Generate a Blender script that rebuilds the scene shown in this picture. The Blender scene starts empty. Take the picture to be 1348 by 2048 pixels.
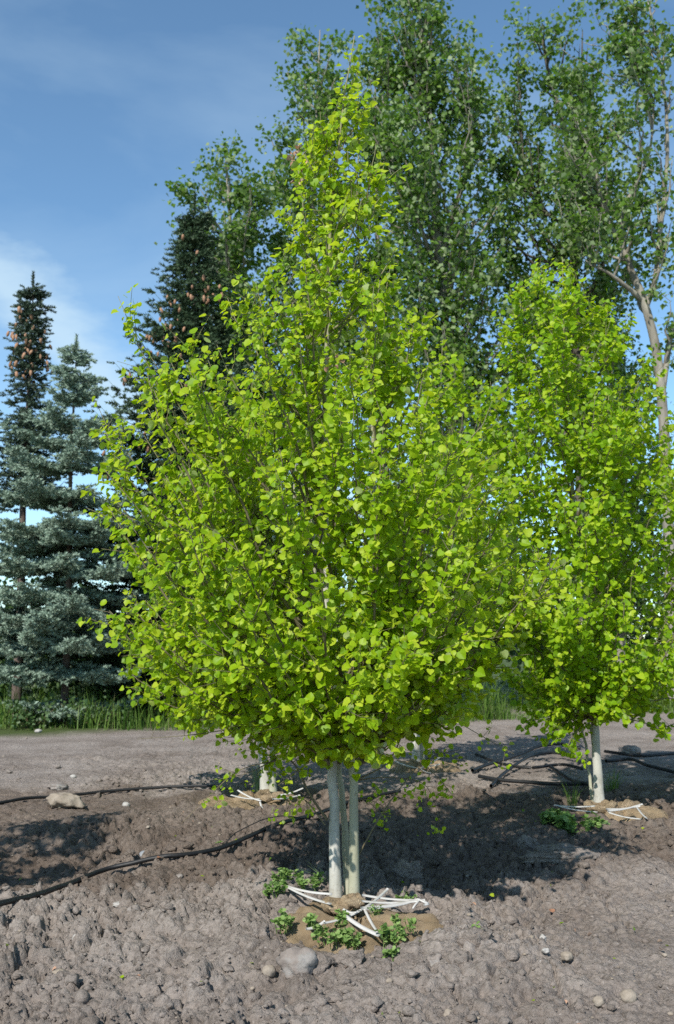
import bpy, math, random
import numpy as np
from mathutils import Vector, Matrix

random.seed(7)
rng = np.random.default_rng(11)
R = math.radians
scene = bpy.context.scene
col = scene.collection

# ------------------------------------------------------------------ camera
F = 1991.0                      # focal length in photo pixels (1348 x 2048)
CH = 1.55
PITCH = math.atan((1280 - 1024) / F)
cam_d = bpy.data.cameras.new('camera')
cam = bpy.data.objects.new('camera', cam_d)
col.objects.link(cam)
cam.location = (0, 0, CH)
cam.rotation_euler = (math.pi / 2 + PITCH, 0, 0)
cam_d.sensor_fit = 'VERTICAL'
cam_d.sensor_height = 36.0
cam_d.sensor_width = 36.0
cam_d.lens = 35.0
cam_d.clip_start = 0.1
cam_d.clip_end = 3000
cam_d.dof.use_dof = True
cam_d.dof.focus_distance = 5.6
cam_d.dof.aperture_fstop = 3.6
scene.camera = cam

# ------------------------------------------------------------------ light
SUN_AZ = Vector((-0.44, -0.898, 0)).normalized()      # towards the sun, on the plan
SUN_EL = R(43)
SUN = Vector((SUN_AZ.x * math.cos(SUN_EL), SUN_AZ.y * math.cos(SUN_EL), math.sin(SUN_EL)))
world = bpy.data.worlds.new('World')
scene.world = world
world.use_nodes = True
wn, wl = world.node_tree.nodes, world.node_tree.links
wn.clear()
sky = wn.new('ShaderNodeTexSky')
sky.sky_type = 'NISHITA'
sky.sun_disc = False
sky.sun_elevation = SUN_EL
sky.sun_rotation = math.atan2(SUN_AZ.x, SUN_AZ.y)
sky.altitude = 1900
sky.air_density = 1.0
sky.dust_density = 0.1
sky.ozone_density = 1.6
tc = wn.new('ShaderNodeTexCoord')
mp = wn.new('ShaderNodeMapping')
mp.inputs['Rotation'].default_value = (0.25, R(28), 0.1)
mp.inputs['Scale'].default_value = (0.8, 0.9, 2.0)
nz = wn.new('ShaderNodeTexNoise')
nz.inputs['Scale'].default_value = 2.4
nz.inputs['Detail'].default_value = 9
nz.inputs['Roughness'].default_value = 0.52
nz.inputs['Distortion'].default_value = 0.5
rp = wn.new('ShaderNodeMapRange')
rp.inputs['From Min'].default_value = 0.40
rp.inputs['From Max'].default_value = 0.86
rp.inputs['To Min'].default_value = 0.0
rp.inputs['To Max'].default_value = 0.58
mx = wn.new('ShaderNodeMix')
mx.data_type = 'RGBA'
mx.inputs['B'].default_value = (3.9, 4.2, 5.0, 1)
bg = wn.new('ShaderNodeBackground')
bg.inputs['Strength'].default_value = 0.118
wo = wn.new('ShaderNodeOutputWorld')
wl.new(tc.outputs['Generated'], mp.inputs['Vector'])
wl.new(mp.outputs['Vector'], nz.inputs['Vector'])
wl.new(nz.outputs['Fac'], rp.inputs['Value'])
def _dir(px, py):
    dx, dy = (px - 674) / F, (1024 - py) / F
    return Vector((dx, math.cos(PITCH) - dy * math.sin(PITCH), math.sin(PITCH) + dy * math.cos(PITCH))).normalized()


band_n = _dir(0, 590).cross(_dir(230, 745)).normalized()      # the band is a great circle right round the sky
dp = wn.new('ShaderNodeVectorMath')
dp.operation = 'DOT_PRODUCT'
dp.inputs[1].default_value = band_n
nb2 = wn.new('ShaderNodeTexNoise')
nb2.inputs['Scale'].default_value = 5.0
nb2.inputs['Detail'].default_value = 8
nb2.inputs['Roughness'].default_value = 0.6
wl.new(mp.outputs['Vector'], nb2.inputs['Vector'])
ws = wn.new('ShaderNodeMath')
ws.operation = 'MULTIPLY_ADD'
ws.inputs[1].default_value = 0.16
wl.new(nb2.outputs['Fac'], ws.inputs[0])
wl.new(tc.outputs['Generated'], dp.inputs[0])
wl.new(dp.outputs['Value'], ws.inputs[2])
sb = wn.new('ShaderNodeMath')
sb.operation = 'SUBTRACT'
sb.inputs[1].default_value = 0.08
wl.new(ws.outputs[0], sb.inputs[0])
ab = wn.new('ShaderNodeMath')
ab.operation = 'ABSOLUTE'
wl.new(sb.outputs[0], ab.inputs[0])
br = wn.new('ShaderNodeMapRange')
br.interpolation_type = 'SMOOTHSTEP'
br.inputs['From Min'].default_value = 0.055
br.inputs['From Max'].default_value = 0.0
br.inputs['To Min'].default_value = 0.0
br.inputs['To Max'].default_value = 0.72
wl.new(ab.outputs[0], br.inputs['Value'])
mxm = wn.new('ShaderNodeMath')
mxm.operation = 'MAXIMUM'
wl.new(rp.outputs['Result'], mxm.inputs[0])
wl.new(br.outputs['Result'], mxm.inputs[1])
wl.new(mxm.outputs[0], mx.inputs['Factor'])
wl.new(sky.outputs['Color'], mx.inputs['A'])
tint = wn.new('ShaderNodeMix')
tint.data_type = 'RGBA'
tint.blend_type = 'MULTIPLY'
tint.inputs['Factor'].default_value = 1.0
tint.inputs['B'].default_value = (0.80, 0.97, 0.95, 1)
wl.new(mx.outputs['Result'], tint.inputs['A'])
wl.new(tint.outputs['Result'], bg.inputs['Color'])
wl.new(bg.outputs['Background'], wo.inputs['Surface'])

sun_d = bpy.data.lights.new('sun', 'SUN')
sun_d.energy = 3.6
sun_d.angle = R(0.53)
sun_d.color = (1.0, 0.95, 0.88)
sun = bpy.data.objects.new('sun', sun_d)
col.objects.link(sun)
sun.location = (-6, -10, 14)
sun.rotation_euler = (-SUN).to_track_quat('-Z', 'Y').to_euler()

vs = scene.view_settings
vs.view_transform = 'Standard'
vs.look = 'None'
vs.exposure = 0.85
vs.gamma = 1.0
vs.use_curve_mapping = False
scene.render.engine = 'CYCLES'
scene.cycles.use_denoising = False
scene.cycles.max_bounces = 7
scene.cycles.diffuse_bounces = 3
scene.cycles.glossy_bounces = 2
scene.cycles.transmission_bounces = 4
scene.cycles.transparent_max_bounces = 8


# ------------------------------------------------------------------ helpers
def ray(px, py):
    dx, dy = (px - 674) / F, (1024 - py) / F
    c, s = math.cos(PITCH), math.sin(PITCH)
    return np.array([dx, c - dy * s, s + dy * c])


def at(px, py, Y):
    d = ray(px, py)
    return np.array([0, 0, CH]) + d * (Y / d[1])


def atz(px, py, z):
    d = ray(px, py)
    return np.array([0, 0, CH]) + d * ((z - CH) / d[2])


def mesh(name, V, faces_list, smooth=False):
    """faces_list: list of int arrays of shape (n, k)"""
    me = bpy.data.meshes.new(name)
    V = np.asarray(V, dtype=np.float32)
    fl = [np.asarray(f, dtype=np.int32) for f in faces_list if len(f)]
    loops = np.concatenate([f.ravel() for f in fl])
    tot = np.concatenate([np.full(len(f), f.shape[1], dtype=np.int32) for f in fl])
    start = np.concatenate([[0], np.cumsum(tot)[:-1]]).astype(np.int32)
    me.vertices.add(len(V))
    me.vertices.foreach_set('co', V.ravel())
    me.loops.add(len(loops))
    me.loops.foreach_set('vertex_index', loops)
    me.polygons.add(len(tot))
    me.polygons.foreach_set('loop_start', start)
    me.polygons.foreach_set('loop_total', tot)
    if smooth:
        me.polygons.foreach_set('use_smooth', np.ones(len(tot), dtype=bool))
    me.update(calc_edges=True)
    me.validate(clean_customdata=False)
    return me


class MB:
    """collects pieces of geometry that become one mesh"""
    def __init__(self):
        self.V, self.Q, self.T, self.n = [], [], [], 0

    def add(self, V, Q=None, T=None):
        V = np.asarray(V, dtype=np.float64)
        if Q is not None and len(Q):
            self.Q.append(np.asarray(Q) + self.n)
        if T is not None and len(T):
            self.T.append(np.asarray(T) + self.n)
        self.V.append(V)
        self.n += len(V)

    def tube(self, P, rad, sides=6, cap=True):
        P = np.asarray(P, dtype=np.float64)
        n = len(P)
        rad = np.broadcast_to(np.asarray(rad, dtype=np.float64), (n,))
        T = np.gradient(P, axis=0)
        T /= np.linalg.norm(T, axis=1, keepdims=True) + 1e-9
        a = np.array([1.0, 0, 0]) if abs(T[0][0]) < 0.8 else np.array([0, 1.0, 0])
        U = a - (T @ a)[:, None] * T
        U /= np.linalg.norm(U, axis=1, keepdims=True) + 1e-9
        W = np.cross(T, U)
        th = np.arange(sides) * 2 * math.pi / sides
        V = P[:, None, :] + rad[:, None, None] * (np.cos(th)[None, :, None] * U[:, None, :] + np.sin(th)[None, :, None] * W[:, None, :])
        V = V.reshape(-1, 3)
        i = np.arange(n - 1)[:, None] * sides
        j = np.arange(sides)[None, :]
        k = (j + 1) % sides
        Q = np.stack([i + j, i + k, i + sides + k, i + sides + j], axis=-1).reshape(-1, 4)
        Tt = None
        if cap:
            V = np.vstack([V, P[-1] + T[-1] * rad[-1] * 0.6])
            b = (n - 1) * sides
            Tt = [(b + q, b + (q + 1) % sides, n * sides) for q in range(sides)]
        self.add(V, Q, Tt)

    def build(self, name, mat, parent=None, smooth=True, origin=None):
        V = np.vstack(self.V)
        fl = []
        if self.Q: fl.append(np.vstack(self.Q))
        if self.T: fl.append(np.vstack(self.T))
        if parent is not None:
            V = V - np.array(parent.location)
        elif origin is not None:
            V = V - np.array(origin)
        o = bpy.data.objects.new(name, mesh(name, V, fl, smooth))
        col.objects.link(o)
        if mat: o.data.materials.append(mat)
        if parent is not None: o.parent = parent
        elif origin is not None: o.location = origin
        return o


def tag(o, label=None, cat=None, group=None, kind=None):
    if label: o['label'] = label
    if cat: o['category'] = cat
    if group: o['group'] = group
    if kind: o['kind'] = kind
    return o


def empty(name, loc, label, cat, group=None):
    o = bpy.data.objects.new(name, None)
    col.objects.link(o)
    o.location = [float(v) for v in loc]
    o.empty_display_size = 0.2
    return tag(o, label, cat, group)


def unit(v):
    v = np.asarray(v, dtype=np.float64)
    return v / (np.linalg.norm(v, axis=-1, keepdims=True) + 1e-9)


def spline(pts, n):
    """Catmull-Rom through pts"""
    pts = np.asarray(pts, dtype=np.float64)
    P = np.vstack([2 * pts[0] - pts[1], pts, 2 * pts[-1] - pts[-2]])
    t = np.linspace(0, len(pts) - 1 - 1e-6, n)
    i = t.astype(int)
    u = (t - i)[:, None]
    p0, p1, p2, p3 = P[i], P[i + 1], P[i + 2], P[i + 3]
    return 0.5 * (2 * p1 + (p2 - p0) * u + (2 * p0 - 5 * p1 + 4 * p2 - p3) * u ** 2 + (3 * p1 - p0 - 3 * p2 + p3) * u ** 3)


# table noise (numpy)
TAB = rng.random((256, 256))
JX, JY = rng.random((256, 256)), rng.random((256, 256))


def vnoise(x, y, s, off=0):
    x, y = x / s + off * 17.3, y / s + off * 9.1
    xi, yi = np.floor(x).astype(int), np.floor(y).astype(int)
    fx, fy = x - xi, y - yi
    fx, fy = fx * fx * (3 - 2 * fx), fy * fy * (3 - 2 * fy)
    a, b = TAB[xi & 255, yi & 255], TAB[(xi + 1) & 255, yi & 255]
    c, d = TAB[xi & 255, (yi + 1) & 255], TAB[(xi + 1) & 255, (yi + 1) & 255]
    return (a * (1 - fx) + b * fx) * (1 - fy) + (c * (1 - fx) + d * fx) * fy - 0.5


def fbm(x, y, s, octv=4, off=0, g=0.5):
    r, a = 0, 1.0
    for k in range(octv):
        r = r + a * vnoise(x * 0.8 - y * 0.6, x * 0.6 + y * 0.8, s, off + k * 3)
        x, y = x * 0.8 - y * 0.6, x * 0.6 + y * 0.8
        s *= 0.5
        a *= g
    return r


def worley(x, y, s, off=0):
    x, y = x / s + off * 31.7, y / s + off * 12.9
    xi, yi = np.floor(x).astype(int), np.floor(y).astype(int)
    f1, f2 = np.full(x.shape, 9.0), np.full(x.shape, 9.0)
    hid = np.zeros(x.shape)
    for dx in (-1, 0, 1):
        for dy in (-1, 0, 1):
            cx, cy = xi + dx, yi + dy
            qx, qy = cx + JX[cx & 255, cy & 255], cy + JY[cx & 255, cy & 255]
            d = np.hypot(x - qx, y - qy)
            near = d < f1
            f2 = np.where(near, f1, np.minimum(f2, d))
            hid = np.where(near, TAB[cx & 255, cy & 255], hid)
            f1 = np.where(near, d, f1)
    return f1, f2, hid


def sstep(a, b, x):
    t = np.clip((x - a) / (b - a), 0, 1)
    return t * t * (3 - 2 * t)


# ------------------------------------------------------------------ materials
def new_mat(name):
    m = bpy.data.materials.new(name)
    m.use_nodes = True
    nt = m.node_tree
    nt.nodes.clear()
    out = nt.nodes.new('ShaderNodeOutputMaterial')
    return m, nt.nodes, nt.links, out


def ramp(nodes, stops):
    r = nodes.new('ShaderNodeValToRGB')
    el = r.color_ramp.elements
    el[0].position, el[0].color = stops[0][0], (*stops[0][1], 1)
    el[1].position, el[1].color = stops[-1][0], (*stops[-1][1], 1)
    for p, c in stops[1:-1]:
        e = el.new(p)
        e.color = (*c, 1)
    return r


def noise(nodes, links, scale, detail=4, rough=0.55, vec=None, dist=0.0):
    n = nodes.new('ShaderNodeTexNoise')
    n.inputs['Scale'].default_value = scale
    n.inputs['Detail'].default_value = detail
    n.inputs['Roughness'].default_value = rough
    n.inputs['Distortion'].default_value = dist
    if vec is not None: links.new(vec, n.inputs['Vector'])
    return n


def leaf_material(name, top_stops, under, trans_col, trans=0.4, gloss_rough=0.45, spec=0.35):
    m, N, L, out = new_mat(name)
    geo = N.new('ShaderNodeNewGeometry')
    oi = N.new('ShaderNodeObjectInfo')
    add = N.new('ShaderNodeMath'); add.operation = 'ADD'
    fr = N.new('ShaderNodeMath'); fr.operation = 'FRACT'
    L.new(geo.outputs['Random Per Island'], add.inputs[0])
    L.new(oi.outputs['Random'], add.inputs[1])
    L.new(add.outputs[0], fr.inputs[0])
    r = ramp(N, top_stops)
    L.new(fr.outputs[0], r.inputs['Fac'])
    mixu = N.new('ShaderNodeMix'); mixu.data_type = 'RGBA'
    L.new(geo.outputs['Backfacing'], mixu.inputs['Factor'])
    L.new(r.outputs['Color'], mixu.inputs['A'])
    mixu.inputs['B'].default_value = (*under, 1)
    p = N.new('ShaderNodeBsdfPrincipled')
    L.new(mixu.outputs['Result'], p.inputs['Base Color'])
    p.inputs['Roughness'].default_value = gloss_rough
    p.inputs['Specular IOR Level'].default_value = spec
    t = N.new('ShaderNodeBsdfTranslucent')
    hs = N.new('ShaderNodeMix'); hs.data_type = 'RGBA'
    hs.inputs['Factor'].default_value = 0.55
    L.new(r.outputs['Color'], hs.inputs['A'])
    hs.inputs['B'].default_value = (*trans_col, 1)
    L.new(hs.outputs['Result'], t.inputs['Color'])
    ms = N.new('ShaderNodeMixShader')
    ms.inputs['Fac'].default_value = trans
    L.new(p.outputs['BSDF'], ms.inputs[1])
    L.new(t.outputs['BSDF'], ms.inputs[2])
    L.new(ms.outputs['Shader'], out.inputs['Surface'])
    return m


def plain_material(name, stops, scale=8, rough=0.8, bump=0.3, bscale=40, spec=0.3, stretch=None, bdist=0.01):
    m, N, L, out = new_mat(name)
    tcn = N.new('ShaderNodeTexCoord')
    vec = tcn.outputs['Object']
    if stretch:
        mpn = N.new('ShaderNodeMapping')
        mpn.inputs['Scale'].default_value = stretch
        L.new(vec, mpn.inputs['Vector'])
        vec = mpn.outputs['Vector']
    n1 = noise(N, L, scale, 6, 0.6, vec)
    r = ramp(N, stops)
    L.new(n1.outputs['Fac'], r.inputs['Fac'])
    p = N.new('ShaderNodeBsdfPrincipled')
    L.new(r.outputs['Color'], p.inputs['Base Color'])
    p.inputs['Roughness'].default_value = rough
    p.inputs['Specular IOR Level'].default_value = spec
    n2 = noise(N, L, bscale, 5, 0.6, vec)
    b = N.new('ShaderNodeBump')
    b.inputs['Strength'].default_value = bump
    b.inputs['Distance'].default_value = bdist
    L.new(n2.outputs['Fac'], b.inputs['Height'])
    L.new(b.outputs['Normal'], p.inputs['Normal'])
    L.new(p.outputs['BSDF'], out.inputs['Surface'])
    return m


M = {}
M['aspen_leaf'] = leaf_material('aspen_leaf', [(0.0, (0.14, 0.27, 0.006)), (0.35, (0.22, 0.375, 0.008)), (0.7, (0.315, 0.46, 0.012)), (1.0, (0.45, 0.55, 0.04))],
                                (0.33, 0.40, 0.16), (0.60, 0.73, 0.004), trans=0.52, gloss_rough=0.46, spec=0.28)
M['aspen_leaf_far'] = leaf_material('aspen_leaf_far', [(0.0, (0.13, 0.265, 0.006)), (0.4, (0.21, 0.37, 0.008)), (0.75, (0.30, 0.455, 0.012)), (1.0, (0.43, 0.54, 0.035))],
                                (0.30, 0.38, 0.10), (0.58, 0.73, 0.004), trans=0.52, gloss_rough=0.46, spec=0.30)
M['poplar_leaf'] = leaf_material('poplar_leaf', [(0.0, (0.034, 0.085, 0.008)), (0.5, (0.078, 0.160, 0.014)), (1.0, (0.16, 0.245, 0.045))],
                                 (0.21, 0.28, 0.13), (0.16, 0.37, 0.01), trans=0.34, gloss_rough=0.55, spec=0.35)
M['dead_leaf'] = leaf_material('dead_leaf', [(0.0, (0.30, 0.15, 0.09)), (1.0, (0.50, 0.32, 0.22))], (0.45, 0.33, 0.25), (0.45, 0.2, 0.08), trans=0.25)
M['pale_dead_leaf'] = leaf_material('pale_dead_leaf', [(0.0, (0.42, 0.43, 0.24)), (1.0, (0.58, 0.57, 0.36))], (0.55, 0.55, 0.36), (0.55, 0.5, 0.2), trans=0.3)
M['weed_leaf'] = leaf_material('weed_leaf', [(0.0, (0.12, 0.215, 0.05)), (0.6, (0.20, 0.31, 0.09)), (1.0, (0.28, 0.38, 0.14))],
                               (0.19, 0.30, 0.11), (0.24, 0.44, 0.05), trans=0.35, spec=0.2)
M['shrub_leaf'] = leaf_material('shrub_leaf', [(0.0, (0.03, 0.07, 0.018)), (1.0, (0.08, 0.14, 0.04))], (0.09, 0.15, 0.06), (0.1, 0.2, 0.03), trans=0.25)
M['grass'] = leaf_material('grass', [(0.0, (0.04, 0.10, 0.015)), (0.6, (0.09, 0.18, 0.03)), (0.8, (0.15, 0.20, 0.06)), (1.0, (0.27, 0.25, 0.13))], (0.1, 0.17, 0.03), (0.15, 0.3, 0.03), trans=0.3, spec=0.2)
M['wisp'] = leaf_material('wisp', [(0.0, (0.14, 0.22, 0.10)), (1.0, (0.25, 0.32, 0.18))], (0.2, 0.28, 0.14), (0.2, 0.3, 0.1), trans=0.3, spec=0.2)


def needle_material(name, inner, tip):
    m, N, L, out = new_mat(name)
    geo = N.new('ShaderNodeNewGeometry')
    r = ramp(N, [(0.0, inner), (1.0, tip)])
    L.new(geo.outputs['Random Per Island'], r.inputs['Fac'])
    p = N.new('ShaderNodeBsdfPrincipled')
    L.new(r.outputs['Color'], p.inputs['Base Color'])
    p.inputs['Roughness'].default_value = 0.55
    p.inputs['Specular IOR Level'].default_value = 0.3
    L.new(p.outputs['BSDF'], out.inputs['Surface'])
    return m


M['needle_blue'] = needle_material('needle_blue', (0.15, 0.215, 0.155), (0.27, 0.355, 0.275))
M['needle_dark'] = needle_material('needle_dark', (0.028, 0.055, 0.024), (0.058, 0.098, 0.046))
M['needle_mid'] = needle_material('needle_mid', (0.034, 0.058, 0.036), (0.072, 0.108, 0.070))
M['cone'] = plain_material('cone', [(0.3, (0.22, 0.115, 0.065)), (0.7, (0.40, 0.235, 0.145))], 30, 0.7, 0.6, 60)
M['spruce_bark'] = plain_material('spruce_bark', [(0.3, (0.075, 0.055, 0.045)), (0.7, (0.17, 0.13, 0.11))], 6, 0.9, 0.8, 25, stretch=(1, 1, 0.3))
M['poplar_bark'] = plain_material('poplar_bark', [(0.3, (0.13, 0.115, 0.09)), (0.6, (0.27, 0.25, 0.205)), (0.75, (0.36, 0.335, 0.28))], 5, 0.85, 0.7, 14, stretch=(1, 1, 0.35), bdist=0.02)
M['poplar_bark_dark'] = plain_material('poplar_bark_dark', [(0.3, (0.05, 0.045, 0.035)), (0.7, (0.13, 0.115, 0.09))], 5, 0.85, 0.6, 14)
M['twig'] = plain_material('twig', [(0.3, (0.10, 0.075, 0.04)), (0.7, (0.19, 0.16, 0.085))], 12, 0.7, 0.2, 60)
M['burlap'] = None
M['strap'] = plain_material('strap', [(0.30, (0.30, 0.28, 0.25)), (0.42, (0.42, 0.41, 0.385)), (0.7, (0.48, 0.47, 0.455))], 10, 0.5, 0.15, 200, spec=0.4)
M['hose'] = plain_material('hose', [(0.35, (0.007, 0.007, 0.008)), (0.66, (0.012, 0.012, 0.012)), (0.80, (0.06, 0.055, 0.045))], 9, 0.55, 0.15, 60, spec=0.4)
M['stone'] = plain_material('stone', [(0.30, (0.12, 0.10, 0.088)), (0.48, (0.20, 0.172, 0.152)), (0.56, (0.215, 0.20, 0.185)), (0.75, (0.27, 0.25, 0.23))], 9, 0.9, 0.9, 40)
M['stone_warm'] = plain_material('stone_warm', [(0.25, (0.15, 0.12, 0.09)), (0.55, (0.26, 0.22, 0.175)), (0.8, (0.33, 0.295, 0.25))], 9, 0.85, 0.6, 50)
M['stone_blue'] = plain_material('stone_blue', [(0.25, (0.14, 0.15, 0.165)), (0.7, (0.27, 0.285, 0.30))], 10, 0.7, 0.3, 60)
M['stone_pale'] = plain_material('stone_pale', [(0.25, (0.25, 0.235, 0.215)), (0.7, (0.38, 0.365, 0.34))], 12, 0.7, 0.3, 60)


def aspen_bark(name, pale, olive):
    m, N, L, out = new_mat(name)
    tcn = N.new('ShaderNodeTexCoord')
    mpn = N.new('ShaderNodeMapping'); mpn.inputs['Scale'].default_value = (1, 1, 0.35)
    L.new(tcn.outputs['Object'], mpn.inputs['Vector'])
    n1 = noise(N, L, 14, 5, 0.6, mpn.outputs['Vector'])
    r = ramp(N, [(0.30, olive), (0.62, pale)])
    L.new(n1.outputs['Fac'], r.inputs['Fac'])
    # lenticels: short dark horizontal dashes
    mp2 = N.new('ShaderNodeMapping'); mp2.inputs['Scale'].default_value = (30, 30, 95)
    L.new(tcn.outputs['Object'], mp2.inputs['Vector'])
    v = N.new('ShaderNodeTexVoronoi'); v.inputs['Scale'].default_value = 1.0
    L.new(mp2.outputs['Vector'], v.inputs['Vector'])
    r2 = ramp(N, [(0.10, (0.42, 0.36, 0.26)), (0.20, (1, 1, 1))])
    L.new(v.outputs['Distance'], r2.inputs['Fac'])
    mul = N.new('ShaderNodeMix'); mul.data_type = 'RGBA'; mul.blend_type = 'MULTIPLY'
    mul.inputs['Factor'].default_value = 0.55
    L.new(r.outputs['Color'], mul.inputs['A']); L.new(r2.outputs['Color'], mul.inputs['B'])
    # rare black scars
    n3 = noise(N, L, 9, 3, 0.6, tcn.outputs['Object'])
    r3 = ramp(N, [(0.66, (1, 1, 1)), (0.72, (0.16, 0.13, 0.10))])
    L.new(n3.outputs['Fac'], r3.inputs['Fac'])
    mul2 = N.new('ShaderNodeMix'); mul2.data_type = 'RGBA'; mul2.blend_type = 'MULTIPLY'
    mul2.inputs['Factor'].default_value = 0.8
    L.new(mul.outputs['Result'], mul2.inputs['A']); L.new(r3.outputs['Color'], mul2.inputs['B'])
    # young wood higher up is olive brown
    sp = N.new('ShaderNodeSeparateXYZ'); L.new(tcn.outputs['Object'], sp.inputs[0])
    mr = N.new('ShaderNodeMapRange'); mr.inputs['From Min'].default_value = 2.3; mr.inputs['From Max'].default_value = 3.9
    L.new(sp.outputs['Z'], mr.inputs['Value'])
    yw = N.new('ShaderNodeMix'); yw.data_type = 'RGBA'
    L.new(mr.outputs['Result'], yw.inputs['Factor']); L.new(mul2.outputs['Result'], yw.inputs['A'])
    yw.inputs['B'].default_value = (0.20, 0.19, 0.10, 1)
    p = N.new('ShaderNodeBsdfPrincipled')
    L.new(yw.outputs['Result'], p.inputs['Base Color'])
    p.inputs['Roughness'].default_value = 0.65
    p.inputs['Specular IOR Level'].default_value = 0.3
    b = N.new('ShaderNodeBump'); b.inputs['Strength'].default_value = 0.35; b.inputs['Distance'].default_value = 0.004
    n4 = noise(N, L, 60, 4, 0.6, mpn.outputs['Vector'])
    L.new(n4.outputs['Fac'], b.inputs['Height']); L.new(b.outputs['Normal'], p.inputs['Normal'])
    L.new(p.outputs['BSDF'], out.inputs['Surface'])
    return m


M['aspen_bark'] = aspen_bark('aspen_bark', (0.45, 0.44, 0.395), (0.32, 0.31, 0.26))
M['aspen_bark_olive'] = aspen_bark('aspen_bark_olive', (0.36, 0.355, 0.265), (0.26, 0.26, 0.175))
M['aspen_branch'] = aspen_bark('aspen_branch', (0.17, 0.15, 0.09), (0.085, 0.07, 0.04))


def burlap_material():
    m, N, L, out = new_mat('burlap')
    tcn = N.new('ShaderNodeTexCoord')
    n1 = noise(N, L, 7, 5, 0.6, tcn.outputs['Object'])
    r = ramp(N, [(0.3, (0.28, 0.205, 0.125)), (0.52, (0.45, 0.34, 0.215)), (0.75, (0.52, 0.41, 0.28))])
    L.new(n1.outputs['Fac'], r.inputs['Fac'])
    w1 = N.new('ShaderNodeTexWave'); w1.inputs['Scale'].default_value = 110; w1.inputs['Distortion'].default_value = 0.6
    w2 = N.new('ShaderNodeTexWave'); w2.inputs['Scale'].default_value = 110; w2.bands_direction = 'Y'; w2.inputs['Distortion'].default_value = 0.6
    L.new(tcn.outputs['Object'], w1.inputs['Vector']); L.new(tcn.outputs['Object'], w2.inputs['Vector'])
    ad = N.new('ShaderNodeMath'); ad.operation = 'MAXIMUM'
    L.new(w1.outputs['Fac'], ad.inputs[0]); L.new(w2.outputs['Fac'], ad.inputs[1])
    p = N.new('ShaderNodeBsdfPrincipled')
    n2 = noise(N, L, 5.5, 6, 0.65, tcn.outputs['Object'], 0.4)
    st = ramp(N, [(0.55, (0, 0, 0)), (0.70, (0.5, 0.5, 0.5))])
    L.new(n2.outputs['Fac'], st.inputs['Fac'])
    so = N.new('ShaderNodeMix'); so.data_type = 'RGBA'
    L.new(st.outputs['Color'], so.inputs['Factor']); L.new(r.outputs['Color'], so.inputs['A'])
    so.inputs['B'].default_value = (0.20, 0.16, 0.125, 1)
    wv = N.new('ShaderNodeMix'); wv.data_type = 'RGBA'; wv.blend_type = 'MULTIPLY'; wv.inputs['Factor'].default_value = 0.35
    L.new(so.outputs['Result'], wv.inputs['A']); L.new(ad.outputs[0], wv.inputs['B'])
    L.new(wv.outputs['Result'], p.inputs['Base Color'])
    p.inputs['Roughness'].default_value = 0.95
    p.inputs['Specular IOR Level'].default_value = 0.1
    b = N.new('ShaderNodeBump'); b.inputs['Strength'].default_value = 0.9; b.inputs['Distance'].default_value = 0.006
    L.new(ad.outputs[0], b.inputs['Height']); L.new(b.outputs['Normal'], p.inputs['Normal'])
    L.new(p.outputs['BSDF'], out.inputs['Surface'])
    return m


M['burlap'] = burlap_material()


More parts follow.
